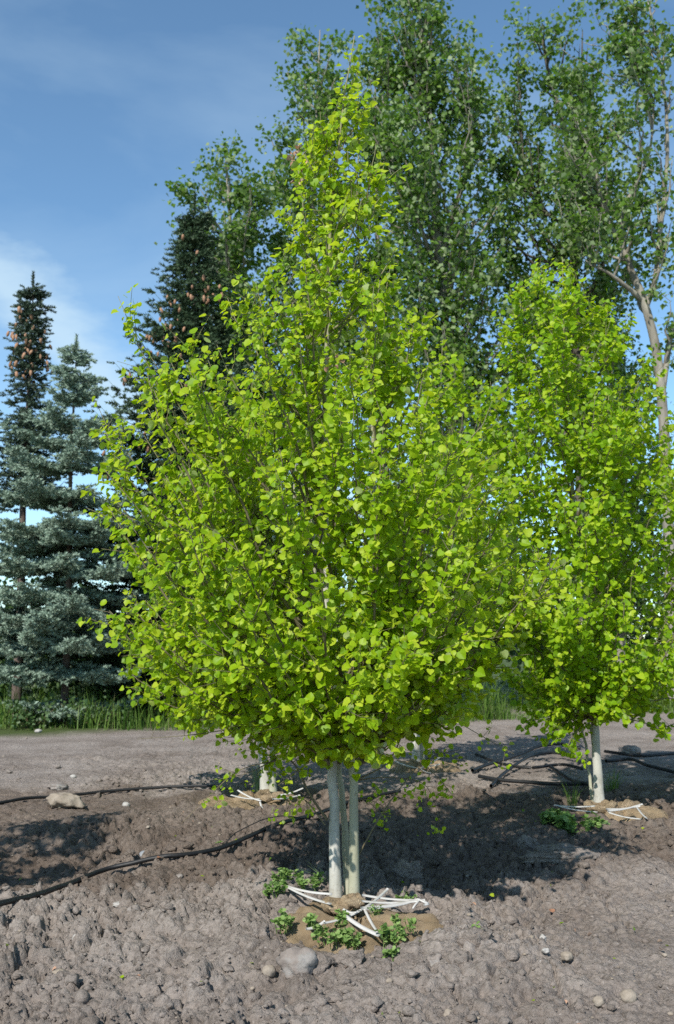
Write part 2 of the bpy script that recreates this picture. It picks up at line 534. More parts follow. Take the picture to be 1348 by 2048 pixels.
def soil_material(name, with_grass=False):
    m, N, L, out = new_mat(name)
    tcn = N.new('ShaderNodeTexCoord')
    vec = tcn.outputs['Object']
    n1 = noise(N, L, 1.1, 5, 0.6, vec, 0.3)
    r1 = ramp(N, [(0.30, (0.180, 0.150, 0.128)), (0.5, (0.250, 0.216, 0.190)), (0.72, (0.305, 0.270, 0.242))])
    L.new(n1.outputs['Fac'], r1.inputs['Fac'])
    n2 = noise(N, L, 34, 6, 0.65, vec)
    r2 = ramp(N, [(0.30, (0.45, 0.43, 0.41)), (0.52, (1, 1, 1)), (0.75, (1.3, 1.28, 1.26))])
    L.new(n2.outputs['Fac'], r2.inputs['Fac'])
    mul = N.new('ShaderNodeMix'); mul.data_type = 'RGBA'; mul.blend_type = 'MULTIPLY'
    mul.inputs['Factor'].default_value = 0.8
    L.new(r1.outputs['Color'], mul.inputs['A']); L.new(r2.outputs['Color'], mul.inputs['B'])
    # tiny pale grit and dark crumbs
    v = N.new('ShaderNodeTexVoronoi'); v.inputs['Scale'].default_value = 120; v.inputs['Randomness'].default_value = 1
    L.new(vec, v.inputs['Vector'])
    r3 = ramp(N, [(0.06, (0.0, 0.0, 0.0)), (0.92, (0, 0, 0)), (0.97, (1, 1, 1))])
    L.new(v.outputs['Color'], r3.inputs['Fac'])
    mix = N.new('ShaderNodeMix'); mix.data_type = 'RGBA'
    L.new(r3.outputs['Color'], mix.inputs['Factor'])
    L.new(mul.outputs['Result'], mix.inputs['A']); mix.inputs['B'].default_value = (0.36, 0.32, 0.29, 1)
    colr = mix.outputs['Result']
    # freshly dug damp soil plus painted shade, a ragged belt behind the front row
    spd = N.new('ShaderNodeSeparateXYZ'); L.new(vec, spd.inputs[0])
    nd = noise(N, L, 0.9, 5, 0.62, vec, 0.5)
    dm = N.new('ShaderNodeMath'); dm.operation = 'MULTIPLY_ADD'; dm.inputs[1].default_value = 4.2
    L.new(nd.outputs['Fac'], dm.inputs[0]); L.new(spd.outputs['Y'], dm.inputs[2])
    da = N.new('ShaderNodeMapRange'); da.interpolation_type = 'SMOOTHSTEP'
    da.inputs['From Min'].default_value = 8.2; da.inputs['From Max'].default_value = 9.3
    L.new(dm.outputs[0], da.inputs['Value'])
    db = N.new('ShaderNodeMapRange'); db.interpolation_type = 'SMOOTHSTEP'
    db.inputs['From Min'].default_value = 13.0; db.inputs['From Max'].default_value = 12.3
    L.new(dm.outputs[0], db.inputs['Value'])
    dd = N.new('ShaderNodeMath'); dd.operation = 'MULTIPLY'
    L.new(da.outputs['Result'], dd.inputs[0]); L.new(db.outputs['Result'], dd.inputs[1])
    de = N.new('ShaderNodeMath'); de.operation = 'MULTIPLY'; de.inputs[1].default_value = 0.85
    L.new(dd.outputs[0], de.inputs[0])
    wet_shade = N.new('ShaderNodeMix'); wet_shade.data_type = 'RGBA'; wet_shade.blend_type = 'MULTIPLY'
    L.new(de.outputs[0], wet_shade.inputs['Factor']); L.new(colr, wet_shade.inputs['A'])
    wet_shade.inputs['B'].default_value = (0.56, 0.51, 0.46, 1)
    colr = wet_shade.outputs['Result']
    if with_grass:
        sep = N.new('ShaderNodeSeparateXYZ'); L.new(vec, sep.inputs[0])
        n5 = noise(N, L, 0.6, 3, 0.6, vec)
        ma = N.new('ShaderNodeMath'); ma.operation = 'MULTIPLY_ADD'
        L.new(n5.outputs['Fac'], ma.inputs[0]); ma.inputs[1].default_value = 2.0
        L.new(sep.outputs['Y'], ma.inputs[2])
        # the field turns to rough grass beyond the dug strip (further off on the far side)
        mb = N.new('ShaderNodeMath'); mb.operation = 'MULTIPLY_ADD'
        L.new(sep.outputs['X'], mb.inputs[0]); mb.inputs[1].default_value = -0.75; L.new(ma.outputs[0], mb.inputs[2])
        mr = N.new('ShaderNodeMapRange'); mr.inputs['From Min'].default_value = 20.2; mr.inputs['From Max'].default_value = 21.4
        L.new(mb.outputs[0], mr.inputs['Value'])
        mg = N.new('ShaderNodeMix'); mg.data_type = 'RGBA'
        L.new(mr.outputs['Result'], mg.inputs['Factor']); L.new(colr, mg.inputs['A'])
        mg.inputs['B'].default_value = (0.06, 0.085, 0.025, 1)
        colr = mg.outputs['Result']
    p = N.new('ShaderNodeBsdfPrincipled')
    L.new(colr, p.inputs['Base Color'])
    p.inputs['Roughness'].default_value = 0.95
    p.inputs['Specular IOR Level'].default_value = 0.15
    n6 = noise(N, L, 75, 7, 0.68, vec)
    n7 = noise(N, L, 9, 6, 0.6, vec, 0.3)
    b0 = N.new('ShaderNodeBump'); b0.inputs['Strength'].default_value = 0.5; b0.inputs['Distance'].default_value = 0.05
    L.new(n7.outputs['Fac'], b0.inputs['Height'])
    b = N.new('ShaderNodeBump'); b.inputs['Strength'].default_value = 0.9; b.inputs['Distance'].default_value = 0.022
    L.new(b0.outputs['Normal'], b.inputs['Normal'])
    L.new(n6.outputs['Fac'], b.inputs['Height']); L.new(b.outputs['Normal'], p.inputs['Normal'])
    L.new(p.outputs['BSDF'], out.inputs['Surface'])
    return m


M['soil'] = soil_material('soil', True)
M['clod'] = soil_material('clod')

# ------------------------------------------------------------------ ground
BALL = [  # root balls: x, y, radius
    (0.10, 5.62, 0.50), (2.50, 9.15, 0.50), (-0.74, 9.75, 0.62), (1.02, 12.2, 0.55)]


def macro(x, y):
    z = 0.05 * fbm(x, y, 2.6, 2, 3)
    z = z - 0.17 * np.exp(-(((x + 2.05) / 0.85) ** 2 + ((y - 7.2) / 0.75) ** 2))          # hollow
    z = z + 0.05 * np.exp(-(((x + 1.3) / 1.3) ** 2 + ((y - 8.7) / 0.5) ** 2))
    z = z + 0.10 * np.exp(-(((x - 1.75 - (y - 7.0) * -0.5) / 0.55) ** 2 + ((y - 6.95) / 0.28) ** 2))   # heaved ridge
    z = z + 0.05 * sstep(10.2, 10.8, y) * sstep(0.8, -0.6, x)                              # edge of the track
    z = z + 0.04 * np.exp(-(((x - 0.75) / 0.5) ** 2 + ((y - 5.0) / 0.4) ** 2))
    for bx, by, br in BALL:
        d = np.hypot(x - bx, (y - by) * 0.92)
        z = z + 0.05 * np.exp(-((d - br - 0.12) / 0.12) ** 2) - 0.06 * np.exp(-(d / (br * 0.9)) ** 4)
    return z * sstep(0, 1, 1.0)


def crease(x, y, s, off):
    """billowed noise: rounded crumbs parted by sharp creases"""
    u, v = x * 0.83 - y * 0.56, x * 0.56 + y * 0.83
    return np.abs(vnoise(u, v, s, off)) * 2


def rough(x, y):
    wx = x + 0.06 * fbm(x, y, 0.16, 3, 5)
    wy = y + 0.06 * fbm(x, y, 0.16, 3, 8)
    dug = 1 - 0.45 * sstep(10.4, 11.4, y - 0.35 * np.clip(x, -2, 6) + 0.8 * fbm(x, y, 1.2, 2, 2))
    lum = np.clip(0.65 + 1.6 * fbm(x, y, 1.1, 2, 12), 0.2, 1.35) * (1 - 0.35 * sstep(0.2, 1.4, x) * sstep(7.6, 6.6, y))
    z = 0.05 * fbm(x, y, 0.5, 4, 20, 0.55) * (0.5 + 0.5 * lum)
    f1, f2, h = worley(wx, wy, 0.15, 1)
    z = z + lum * 0.050 * (h - 0.35) * sstep(0.75, 0.30, f1)
    f1, f2, h = worley(wx, wy, 0.062, 2)
    z = z + lum * 0.030 * (h - 0.35) * sstep(0.70, 0.35, f1)
    z = z + lum * (0.050 * crease(wx, wy, 0.16, 71) + 0.034 * crease(wx, wy, 0.085, 73) - 0.03)
    z = z + (0.5 + 0.5 * lum) * (0.022 * crease(wx, wy, 0.045, 75) + 0.014 * crease(wx, wy, 0.024, 77))
    z = z + 0.007 * (vnoise(x, y, 0.014, 79) + vnoise(y, x, 0.011, 80))
    # drying cracks
    cx = x + 0.09 * fbm(x, y, 0.22, 3, 41)
    cy = y + 0.09 * fbm(x, y, 0.22, 3, 47)
    f1, f2, h = worley(cx, cy, 0.27, 4)
    gate = sstep(-0.1, 0.06, fbm(x, y, 0.5, 2, 55))
    z = z - 0.045 * gate * sstep(0.085, 0.01, f2 - f1)
    f1, f2, h = worley(wx + 0.02 * fbm(x, y, 0.05, 2, 63), wy + 0.02 * fbm(x, y, 0.05, 2, 64), 0.085, 7)
    z = z + lum * (0.012 * (h - 0.5) - 0.022 * sstep(0.16, 0.03, f2 - f1))
    f1, f2, h = worley(cx, cy, 0.55, 6)
    z = z - 0.05 * sstep(0.035, 0.005, f2 - f1) * sstep(-0.05, 0.1, fbm(x, y, 0.7, 2, 58))
    return z * dug


def ground_z(x, y):
    x, y = np.asarray(x, float), np.asarray(y, float)
    return macro(x, y) + rough(x, y) * sstep(26, 14, y)


def hit(px, py):
    """where the sight line through a pixel meets the ground"""
    z = 0.0
    for _ in range(12):
        p = atz(px, py, z)
        z = 0.5 * z + 0.5 * float(macro(p[0], p[1]))
    return np.array([p[0], p[1], z])


def axis_pts(start, end, step0, grow, lim):
    pts, v = [], start
    while v < end:
        pts.append(v)
        v += max(step0, grow * max(0, abs(v) - lim)) if grow else step0
    pts.append(end)
    return pts


ys = [-60, -30, -14, -6, -2, 0, 1.2, 2.0, 2.6, 3.0, 3.3]
y = 3.4
while y < 400:
    ys.append(y)
    if y < 6.2: y += 0.0098
    elif y < 9: y += 0.0018 * y
    elif y < 13: y += 0.003 * y
    elif y < 20: y += 0.008 * y
    else: y += 0.2 * y
ys.append(500)
xp = []
x = 0.0
while x < 500:
    xp.append(x)
    x += 0.0120 if x < 1.9 else (0.026 if x < 3.2 else (0.09 if x < 6 else 0.15 * x))
xs = np.array([-v for v in xp[:0:-1]] + xp)
ys = np.array(ys)
GX, GY = np.meshgrid(xs, ys)
GZ = ground_z(GX.ravel(), GY.ravel())
V = np.stack([GX.ravel(), GY.ravel(), GZ], axis=1)
# small sideways wander so clods overhang a little
V[:, 0] += 0.012 * fbm(V[:, 0], V[:, 1], 0.06, 2, 61) * (V[:, 1] < 14) * (V[:, 1] > 3.4)
V[:, 1] += 0.012 * fbm(V[:, 0], V[:, 1], 0.06, 2, 67) * (V[:, 1] < 14) * (V[:, 1] > 3.4)
nx, ny = len(xs), len(ys)
ii = (np.arange(ny - 1)[:, None] * nx + np.arange(nx - 1)[None, :]).ravel()
Q = np.stack([ii, ii + 1, ii + nx + 1, ii + nx], axis=1)
gme = mesh('ground', V, [Q], False)
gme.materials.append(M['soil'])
ground = bpy.data.objects.new('ground', gme)
col.objects.link(ground)
tag(ground, 'grey brown clodded nursery soil reaching to the tree line', 'ground', kind='structure')


# ---------------------------------------------------------- rocks and clods
def ico(sub):
    import bmesh
    bm = bmesh.new()
    bmesh.ops.create_icosphere(bm, subdivisions=sub, radius=1)
    V = np.array([v.co[:] for v in bm.verts])
    T = np.array([[v.index for v in f.verts] for f in bm.faces])
    bm.free()
    return V, T


ICO = {k: ico(k) for k in (1, 2, 3, 4)}


def lump(sub, seed, amp, freq=1.0):
    """unit blob with facets and dents"""
    V, T = ICO[sub]
    r = np.random.default_rng(seed)
    out = np.ones(len(V))
    for k in range(10):
        d = unit(r.normal(size=3))
        h = r.uniform(0.55, 0.95)
        dot = V @ d
        out = np.minimum(out, np.where(dot > 0.05, h / np.maximum(dot, 0.05), 9) * 1.0 + (1 - amp) * 0.6)
    for k in range(6):
        f = r.normal(size=3) * freq * (1.6 + k)
        out = out * (1 + amp * 0.16 / (1 + 0.35 * k) * np.sin(V @ f + r.uniform(0, 6)))
    from mathutils import noise as mn
    o3 = r.uniform(-50, 50, 3)
    tur = np.array([mn.fractal(Vector(v * 1.5 + o3), 0.7, 2.1, 5) for v in V])
    cel = np.array([mn.cell(Vector(v * 2.2 + o3)) for v in V])
    out = np.minimum(out, 1.25) * (1 + amp * (0.30 * tur + 0.10 * cel))
    return V * out[:, None], T


def rotz(a):
    c, s = math.cos(a), math.sin(a)
    return np.array([[c, -s, 0], [s, c, 0], [0, 0, 1]])


def clods():
    mb = MB()
    bank = [lump(2, 100 + k, 0.9, 1.3) for k in range(14)]
    bank1 = [lump(1, 140 + k, 0.8, 1.0) for k in range(10)]
    r = np.random.default_rng(5)
    n = 0
    while n < 8600:
        yy = 3.5 + (r.random() ** 1.5) * 8.5
        xx = r.uniform(-0.42, 0.42) * yy
        lum = 0.62 + 1.5 * float(fbm(np.array([xx]), np.array([yy]), 1.1, 2, 12)[0])
        lum *= 1 - 0.6 * float(sstep(0.2, 1.4, np.array(xx)) * sstep(7.6, 6.6, np.array(yy)))
        if r.random() > np.clip(lum, 0.12, 1): continue
        if any(math.hypot(xx - b[0], yy - b[1]) < b[2] * 0.92 for b in BALL): continue
        n += 1
        s = min(0.0048 * (1 - r.random()) ** -0.48, 0.032) * (1 + 0.06 * max(0, yy - 5)) * (1.25 if xx < 0 and yy < 5 else 1)
        V, T = bank[r.integers(14)] if s > 0.021 else bank1[r.integers(10)]
        Rm = rotz(r.uniform(0, 6.28))
        z = float(ground_z(xx, yy))
        mb.add((V * np.array([s * r.uniform(0.8, 1.4), s, s * r.uniform(0.55, 0.9)])) @ Rm.T + np.array([xx, yy, z + s * 0.12]), T=T)
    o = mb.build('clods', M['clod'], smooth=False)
    tag(o, 'crumbly clods of dry soil strewn over the dug ground', 'soil', kind='stuff')
    mb = MB()
    bank = [lump(2, 200 + k, 0.4, 0.7) for k in range(10)]
    for n in range(380):
        yy = 3.5 + (r.random() ** 1.2) * 13.0
        xx = r.uniform(-0.42, 0.42) * yy
        s = min(0.0055 * (1 - r.random()) ** -0.5, 0.017)
        if any(math.hypot(xx - b[0], yy - b[1]) < b[2] for b in BALL): continue
        V, T = bank[r.integers(10)]
        z = float(ground_z(xx, yy))
        mb.add((V * np.array([s * r.uniform(0.9, 1.4), s, s * 0.65])) @ rotz(r.uniform(0, 6.28)).T + np.array([xx, yy, z + s * 0.3]), T=T)
    o = mb.build('pebbles', M['stone_warm'], smooth=True)
    tag(o, 'small rounded pebbles scattered through the soil', 'pebbles', kind='stuff')


clods()


def stone(px, py, wpx, hpx, mat, label, seed, sink=0.3, amp=0.5, name='stone', yaw=0.0):
    """px, py: centre of the visible stone; wpx, hpx: its size in the photo"""
    g = hit(px, py + hpx * 0.42)
    d = math.hypot(g[0], g[1])
    w = wpx / F * g[1]
    h = max(hpx / F * g[1] * 0.82, 0.012)
    V, T = lump(4 if wpx > 40 else 3, seed, amp)
    sx, sz = w / 2, h * 0.62
    sy = sx * 0.85
    V = V @ rotz(yaw).T * np.array([sx, sy, sz]) / np.abs(V @ rotz(yaw).T).max(axis=0)
    zg = float(macro(g[0], g[1]))
    c = np.array([g[0], g[1] + sy * 0.6, zg + sz * (1 - 2 * sink) + 0.008])
    mb = MB()
    mb.add(V + c, T=T)
    o = mb.build(name, mat, smooth=True, origin=tuple(c))
    return tag(o, label, 'stone' if name == 'stone' else 'boulder', 'loose stones in the nursery soil')


stone(597, 1926, 90, 66, M['stone'], 'big round grey stone crusted with soil in front of the burlap root ball', 3, 0.30, 0.55, 'boulder')
stone(127, 1604, 80, 36, M['stone_warm'], 'pale flat-topped boulder lying on the thin black hose', 21, 0.22, 0.75, 'boulder')
stone(113, 1574, 46, 22, M['stone'], 'flat grey stone just behind the pale flat-topped boulder', 9, 0.3, 0.7)
stone(537, 1944, 28, 24, M['stone_warm'], 'small tan stone touching the left of the big round stone', 12, 0.3, 0.4)
stone(1261, 1995, 34, 28, M['stone_warm'], 'smooth tan stone near the bottom right corner', 14, 0.3, 0.3)
stone(1199, 2005, 25, 22, M['stone_warm'], 'pointed tan stone left of the smooth one near the bottom right corner', 17, 0.3, 0.6)
stone(1087, 1878, 15, 16, M['stone_pale'], 'small whitish stone on bare soil right of the burlap, the upper one', 18, 0.3, 0.7)
stone(1093, 1904, 18, 14, M['stone_pale'], 'small whitish chip just below the upper whitish stone', 23, 0.3, 0.8)
stone(1136, 1913, 26, 18, M['stone_warm'], 'flat tan stone half buried right of the two whitish stones', 25, 0.38, 0.5)
stone(870, 1925, 44, 38, M['stone'], 'grey angular stone below the right end of the burlap', 28, 0.36, 0.7)
stone(893, 1907, 15, 13, M['stone_blue'], 'tiny bluish stone above the grey angular stone', 31, 0.3, 0.3)
stone(703, 1904, 16, 10, M['stone_blue'], 'tiny bluish stone just below the weeds in front of the burlap', 33, 0.3, 0.4)
stone(264, 1822, 30, 26, M['stone'], 'rounded grey stone beside the thin pale chip under the black hose', 36, 0.36, 0.35)
stone(237, 1811, 26, 10, M['stone_pale'], 'thin pale chip lying below the thick black hose', 39, 0.3, 0.7)
stone(74, 1894, 20, 15, M['stone_pale'], 'small oval pale stone at the left edge below the hose', 41, 0.3, 0.3)
stone(150, 1878, 15, 16, M['stone_pale'], 'small whitish stone right of the oval pale stone', 44, 0.3, 0.4)
stone(165, 1848, 40, 26, M['stone'], 'earthy grey stone halfway between hose and oval pale stone', 46, 0.36, 0.5)
stone(118, 1950, 30, 20, M['stone_warm'], 'buff stone near the bottom left corner', 49, 0.3, 0.5)
stone(286, 1709, 16, 13, M['stone_blue'], 'small bluish stone above the middle of the thick hose', 51, 0.3, 0.4)
stone(356, 1756, 22, 14, M['stone'], 'small grey stone touching the underside of the thick hose', 53, 0.3, 0.4)
stone(251, 1610, 16, 12, M['stone_pale'], 'little pale stone right of the pale flat-topped boulder', 55, 0.3, 0.4)
stone(146, 1553, 14, 9, M['stone_pale'], 'white pebble on the smooth track behind the boulder', 57, 0.3, 0.4)
stone(818, 1985, 16, 14, M['stone_pale'], 'small pale stone at the bottom middle of the soil', 59, 0.3, 0.5)
stone(897, 2030, 20, 18, M['stone_warm'], 'tan pebble at the very bottom edge below the trunks', 61, 0.3, 0.5)
stone(75, 1462, 16, 9, M['stone_pale'], 'pale stone at the edge of the rough grass', 63, 0.3, 0.4)
stone(1265, 1500, 50, 26, M['stone'], 'grey stone in shade behind the trunk of the right tree', 66, 0.3, 0.6)

# a few large heaved clods, each one a piece of its own
for k, (px, py, w, h) in enumerate([(815, 1748, 60, 52), (1060, 1690, 60, 40), (1130, 1712, 130, 40), (560, 1810, 60, 44), (700, 1920, 70, 46),
                                    (770, 1938, 58, 40), (960, 1880, 80, 60), (905, 1850, 44, 34), (520, 1860, 44, 40), (640, 1925, 46, 44), (925, 1930, 70, 50)]):
    g = hit(px, py + h * 0.4)
    w_, h_ = w / F * g[1], h / F * g[1]
    V, T = lump(4, 300 + k, 0.95, 1.6)
    V = V + 0.12 * np.stack([fbm(V[:, 0] * 3 + 7, V[:, 2] * 3 + V[:, 1] * 2, 0.5, 3, k + q) for q in range(3)], axis=1)
    V = V * np.array([w_ / 2, w_ * 0.36, h_ * 0.5])
    c = np.array([g[0], g[1] + w_ * 0.25, g[2] + h_ * 0.12])
    mb = MB(); mb.add(V + c, T=T)
    names = ['upright wedge of dry soil behind the right of the burlap', 'rounded top of the heaved soil ridge below the right tree',
             'long heaved slab of cracked soil below the right tree', 'crumbly lump of soil left of the burlap', 'crumbly lump of soil right of the big round stone',
             'low crumbly lump of soil below the weeds right of the burlap middle', 'large cracked lump of soil off the right end of the burlap',
             'small lump of soil against the right edge of the burlap', 'soil lump left of the dark dug patch by the burlap',
             'soil lump between big round stone and weeds', 'broad soil lump right of the grey angular stone']
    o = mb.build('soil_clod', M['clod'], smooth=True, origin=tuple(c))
    tag(o, names[k], 'soil clod', 'large clods around the root ball')

# ------------------------------------------------------------------ leaves
def leaf_template(curl=0.12, wave=0.05):
    """leaf blade of length 1 along +Y, normal +Z; petiole below the base"""
    prof = [(0.30, 0.0), (0.53, 0.27), (0.47, 0.63), (0.20, 0.90)]
    V = [(0, 0.05, 0), (0, 1.03, -0.5 * curl)]
    for sgn in (-1, 1):
        for k, (x, yv) in enumerate(prof):
            V.append((sgn * x, yv, curl * abs(x) * 1.6 + wave * math.sin(5.1 * k + sgn * 1.7) - 0.25 * curl * yv ** 2))
    T = [(0, 3, 2), (0, 4, 3), (0, 5, 4), (0, 1, 5), (0, 6, 7), (0, 7, 8), (0, 8, 9), (0, 9, 1)]
    n = len(V)                                  # petiole, a thin strip sharing the base vertex
    V += [(0.02, -0.75, 0.10), (-0.02, -0.75, 0.10)]
    T += [(0, n + 1, n)]
    V = np.array(V, dtype=float)
    V[:, 1] += 0.75
    V[:, 2] -= 0.10
    return V, np.array(T)


LEAF_BANK = [leaf_template(c, w) for c, w in ((0.10, 0.03), (0.20, 0.05), (-0.08, 0.06), (0.05, 0.09), (0.28, 0.02))]
SIMPLE_LEAF = (np.array([(0, 0, 0), (-0.46, 0.38, 0.10), (0, 1.0, -0.05), (0.46, 0.38, 0.10)]), np.array([(0, 2, 1), (0, 3, 2)]))
CHEAP_BANK = [(np.array([(0, 0.75, 0), (-0.47, 0.9, c), (-0.46, 1.35, c), (0, 1.76, -c), (0.46, 1.35, c), (0.47, 0.9, c)]),
               np.array([(0, 2, 1), (0, 3, 2), (0, 4, 3), (0, 5, 4)])) for c in (0.08, 0.14, -0.06)]


def frames(axis, normal):
    """3x3 matrices whose columns are x, y (axis), z (normal)"""
    n = unit(normal)
    a = unit(axis - (axis * n).sum(1, keepdims=True) * n)
    xx = np.cross(a, n)
    return np.stack([xx, a, n], axis=2)


def scatter(mb, bank, P, Rm, S, r):
    idx = r.integers(0, len(bank), len(P))
    for k, (TV, TT) in enumerate(bank):
        s = np.where(idx == k)[0]
        if not len(s): continue
        V = np.einsum('nij,vj->nvi', Rm[s], TV) * S[s][:, None, None] + P[s][:, None, :]
        nv = len(TV)
        T = TT[None] + (np.arange(len(s)) * nv)[:, None, None]
        mb.add(V.reshape(-1, 3), T=T.reshape(-1, 3))


LEAF_MESH = {}


def leaf_meshes(mat):
    if mat.name not in LEAF_MESH:
        out = []
        for TV, TT in LEAF_BANK:
            me = mesh('leaf', TV, [TT], True)
            me.materials.append(mat)
            out.append(me)
        LEAF_MESH[mat.name] = out
    return LEAF_MESH[mat.name]


def curve_branch(p0, p1, bow, r, n=9, wob=0.03, up=1.0):
    """from p0 to p1: leaves at a wide angle and turns upward"""
    t = np.linspace(0, 1, n)[:, None]
    d = p1 - p0
    L = np.linalg.norm(d)
    h = np.array([d[0], d[1], 0.0])
    ctrl = p0 + d * 0.45 + h * bow * 0.5 - np.array([0, 0, 1.0]) * bow * 0.25 * L * up
    P = (1 - t) ** 2 * p0 + 2 * t * (1 - t) * ctrl + t ** 2 * p1
    w = r.normal(size=(n, 3)) * wob * L * 0.35
    w[0] = 0
    w[-1] = 0
    return P + w


def interp_path(P, f):
    q = np.clip(np.asarray(f) * (len(P) - 1), 0, len(P) - 1 - 1e-6)
    i = q.astype(int)
    u = (q - i)[:, None]
    return P[i] * (1 - u) + P[i + 1] * u


def make_aspen(label, base, stems, env, nbranch, nleaf, size, seed, extra=(), indiv=300, leafmat=None, group='multi-stem aspens with burlap root balls',
               stem_r=(0.043, 0.039, 0.028), z_low=0.9, depth_k=0.95, pull=1.0, sparse=(), twig_n=(7, 12), leaf_zone=None, bank=None):
    """env(z) -> (left, right) half widths; stems: list of world-space polylines"""
    r = np.random.default_rng(seed)
    base = np.asarray(base, float)
    root = empty('aspen_tree', base, label, 'tree', group)
    leafmat = leafmat or M['aspen_leaf']
    ztop = max(s[-1][2] for s in stems)
    paths = []
    for k, s in enumerate(stems):
        P = spline(s, 34)
        P[3:-3] += r.normal(size=P[3:-3].shape) * 0.006
        t = np.linspace(0, 1, len(P))
        rad = stem_r[k] * (1 - t) ** 1.25 + 0.0035
        rad = rad * (1 + 0.22 * np.exp(-t * 28))
        mb = MB()
        mb.tube(P, rad, 12)
        # knots where old branches came off
        for q in range(5):
            f = r.uniform(0.08, 0.5)
            c = interp_path(P, [f])[0]
        mb.build('trunk', [M['aspen_bark'], M['aspen_bark_olive'], M['aspen_bark_olive']][k % 3], root)
        paths.append((P, rad))
    axis = paths[0][0]

    def stem_at(z, k):
        P, rad = paths[k]
        z = min(max(z, P[0][2] + 0.05), P[-1][2] - 0.02)
        i = int(np.searchsorted(P[:, 2], z))
        i = min(max(i, 1), len(P) - 1)
        u = (z - P[i - 1][2]) / max(P[i][2] - P[i - 1][2], 1e-6)
        return P[i - 1] * (1 - u) + P[i] * u, rad[i]

    zmean = np.linspace(z_low, ztop, 40)
    ax = np.array([stem_at(z, 0)[0] for z in zmean])
    tips = []
    zz = r.random(nbranch)
    for k in range(nbranch):
        # more tips where the crown is wide
        for _ in range(30):
            z = r.uniform(z_low + 0.1, ztop - 0.15)
            l_, r_ = env(z)
            if r.random() < (l_ + r_) / 3.2 + 0.34: break
        phi = k * 2.39996 + r.normal() * 0.3
        cx = math.cos(phi)
        rad_x = r_ if cx > 0 else l_
        rad = math.hypot(rad_x * cx, depth_k * 0.5 * (l_ + r_) * math.sin(phi)) * r.choice([1.0, 0.95, 0.85, 0.7, 0.5], p=[.3, .25, .2, .15, .1])
        c, _ = stem_at(z, 0)
        c = np.array([base[0] + (c[0] - base[0]) * 0.8, c[1], z])
        tips.append((c + np.array([cx * rad, math.sin(phi) * rad, 0]), None))
    tips += [(np.asarray(e, float), None) for e in extra]
    LP, LA, LN, LW = [], [], [], []
    for k, (tip, _) in enumerate(tips):
        horiz = math.hypot(tip[0] - base[0], tip[1] - base[1])
        sk = int(r.integers(0, len(stems)))
        if horiz > 0.4:
            sk = min(range(len(stems)), key=lambda q: np.hypot(*(stem_at(max(tip[2] - horiz * 0.8, 0.8), q)[0][:2] - tip[:2])) + r.random() * 0.15)
        z0 = max(z_low - 0.15 + 0.25 * r.random(), tip[2] - horiz * r.uniform(0.75, 1.35) - 0.22)
        z0 = min(z0, paths[sk][0][-1][2] - 0.08)
        p0, rs = stem_at(z0, sk)
        if tip[2] < z0 + 0.02: tip = np.array([tip[0], tip[1], tip[2]])
        L = np.linalg.norm(tip - p0)
        if L < 0.12: continue
        P = curve_branch(p0, tip, r.uniform(0.1, 0.4), r)
        mb = MB()
        rb = min(rs * 0.55, 0.004 + 0.0065 * L)
        rad = rb * (1 - np.linspace(0, 1, len(P))) ** 0.8 + 0.0016
        mb.tube(P, rad, 6)
        # twigs
        out_dir = unit(np.array([tip[0] - base[0], tip[1] - base[1], 0.0]) + 1e-6)
        nt = int(np.clip(L * r.uniform(*twig_n), 3, 22))
        segs = [(P, 0.35, 1.0)]
        for q in range(nt):
            f = r.uniform(0.18, 0.98)
            c = interp_path(P, [f])[0]
            tdir = unit(interp_path(P, [min(f + 0.08, 1)])[0] - interp_path(P, [max(f - 0.08, 0)])[0])
            side = unit(np.cross(tdir, r.normal(size=3)))
            lt = r.uniform(0.10, 0.34) * (1.15 - 0.55 * f) * min(1.3, 0.6 + L * 0.6)
            d = unit(tdir * r.uniform(0.5, 1.0) + side * r.uniform(0.6, 1.1) + np.array([0, 0, 0.25]))
            e = c + d * lt
            TP = np.stack([c, c + d * lt * 0.5 + r.normal(size=3) * 0.012, e])
            mb.tube(TP, [0.0026, 0.0021, 0.0013], 3, cap=False)
            segs.append((TP, 0.05, 1.0))
        mb.build('branch', M['aspen_branch'] if L > 0.5 else M['twig'], root)
        for SP, f0, f1 in segs:
            sl = np.linalg.norm(SP[-1] - SP[0]) * (f1 - f0)
            nl = max(2, int(sl / 0.0082))
            f = f0 + (f1 - f0) * np.sort(r.random(nl))
            f[-1] = f1
            pts = interp_path(SP, f)
            LP.append(pts)
            LW.append(np.full(nl, 1.0))
            LA.append(np.repeat(out_dir[None], nl, 0))
    # leaves along the leaders
    QP, QA = [], []
    for P, rad in paths:
        nq = int(46 * (P[-1][2] - P[0][2]))
        f = r.uniform(0.45, 1.0, nq)
        la = unit(r.normal(size=(nq, 3)) * np.array([1, 1, 0.2]))
        QP.append(interp_path(P, f) + la * r.uniform(0.0, 0.07, nq)[:, None]); QA.append(la)
    LP, LA = np.vstack(LP), np.vstack(LA)
    keep = r.permutation(len(LP))[:nleaf]
    LP, LA = np.vstack([LP[keep]] + QP), np.vstack([LA[keep]] + QA)
    n = len(LP)
    rnd = r.normal(size=(n, 3))
    nor = unit(LA * 0.40 + np.array([0, 0, 0.30]) + np.array(SUN)[None] * 0.80 + rnd * 0.70)
    axd = unit(LA * 0.45 + np.array([0, 0, -0.55]) + r.normal(size=(n, 3)) * 0.75)
    Rm = frames(axd, nor)
    S = size * np.clip(r.normal(1.0, 0.26, n), 0.4, 1.6)
    # the pieces that show largest are leaves of their own
    dist = np.linalg.norm(LP - np.array([0, 0, CH]), axis=1)
    facing = np.abs((Rm[:, :, 2] * unit(LP - np.array([0, 0, CH]))).sum(1))
    score = dist - 0.8 * facing - 2.5 * S
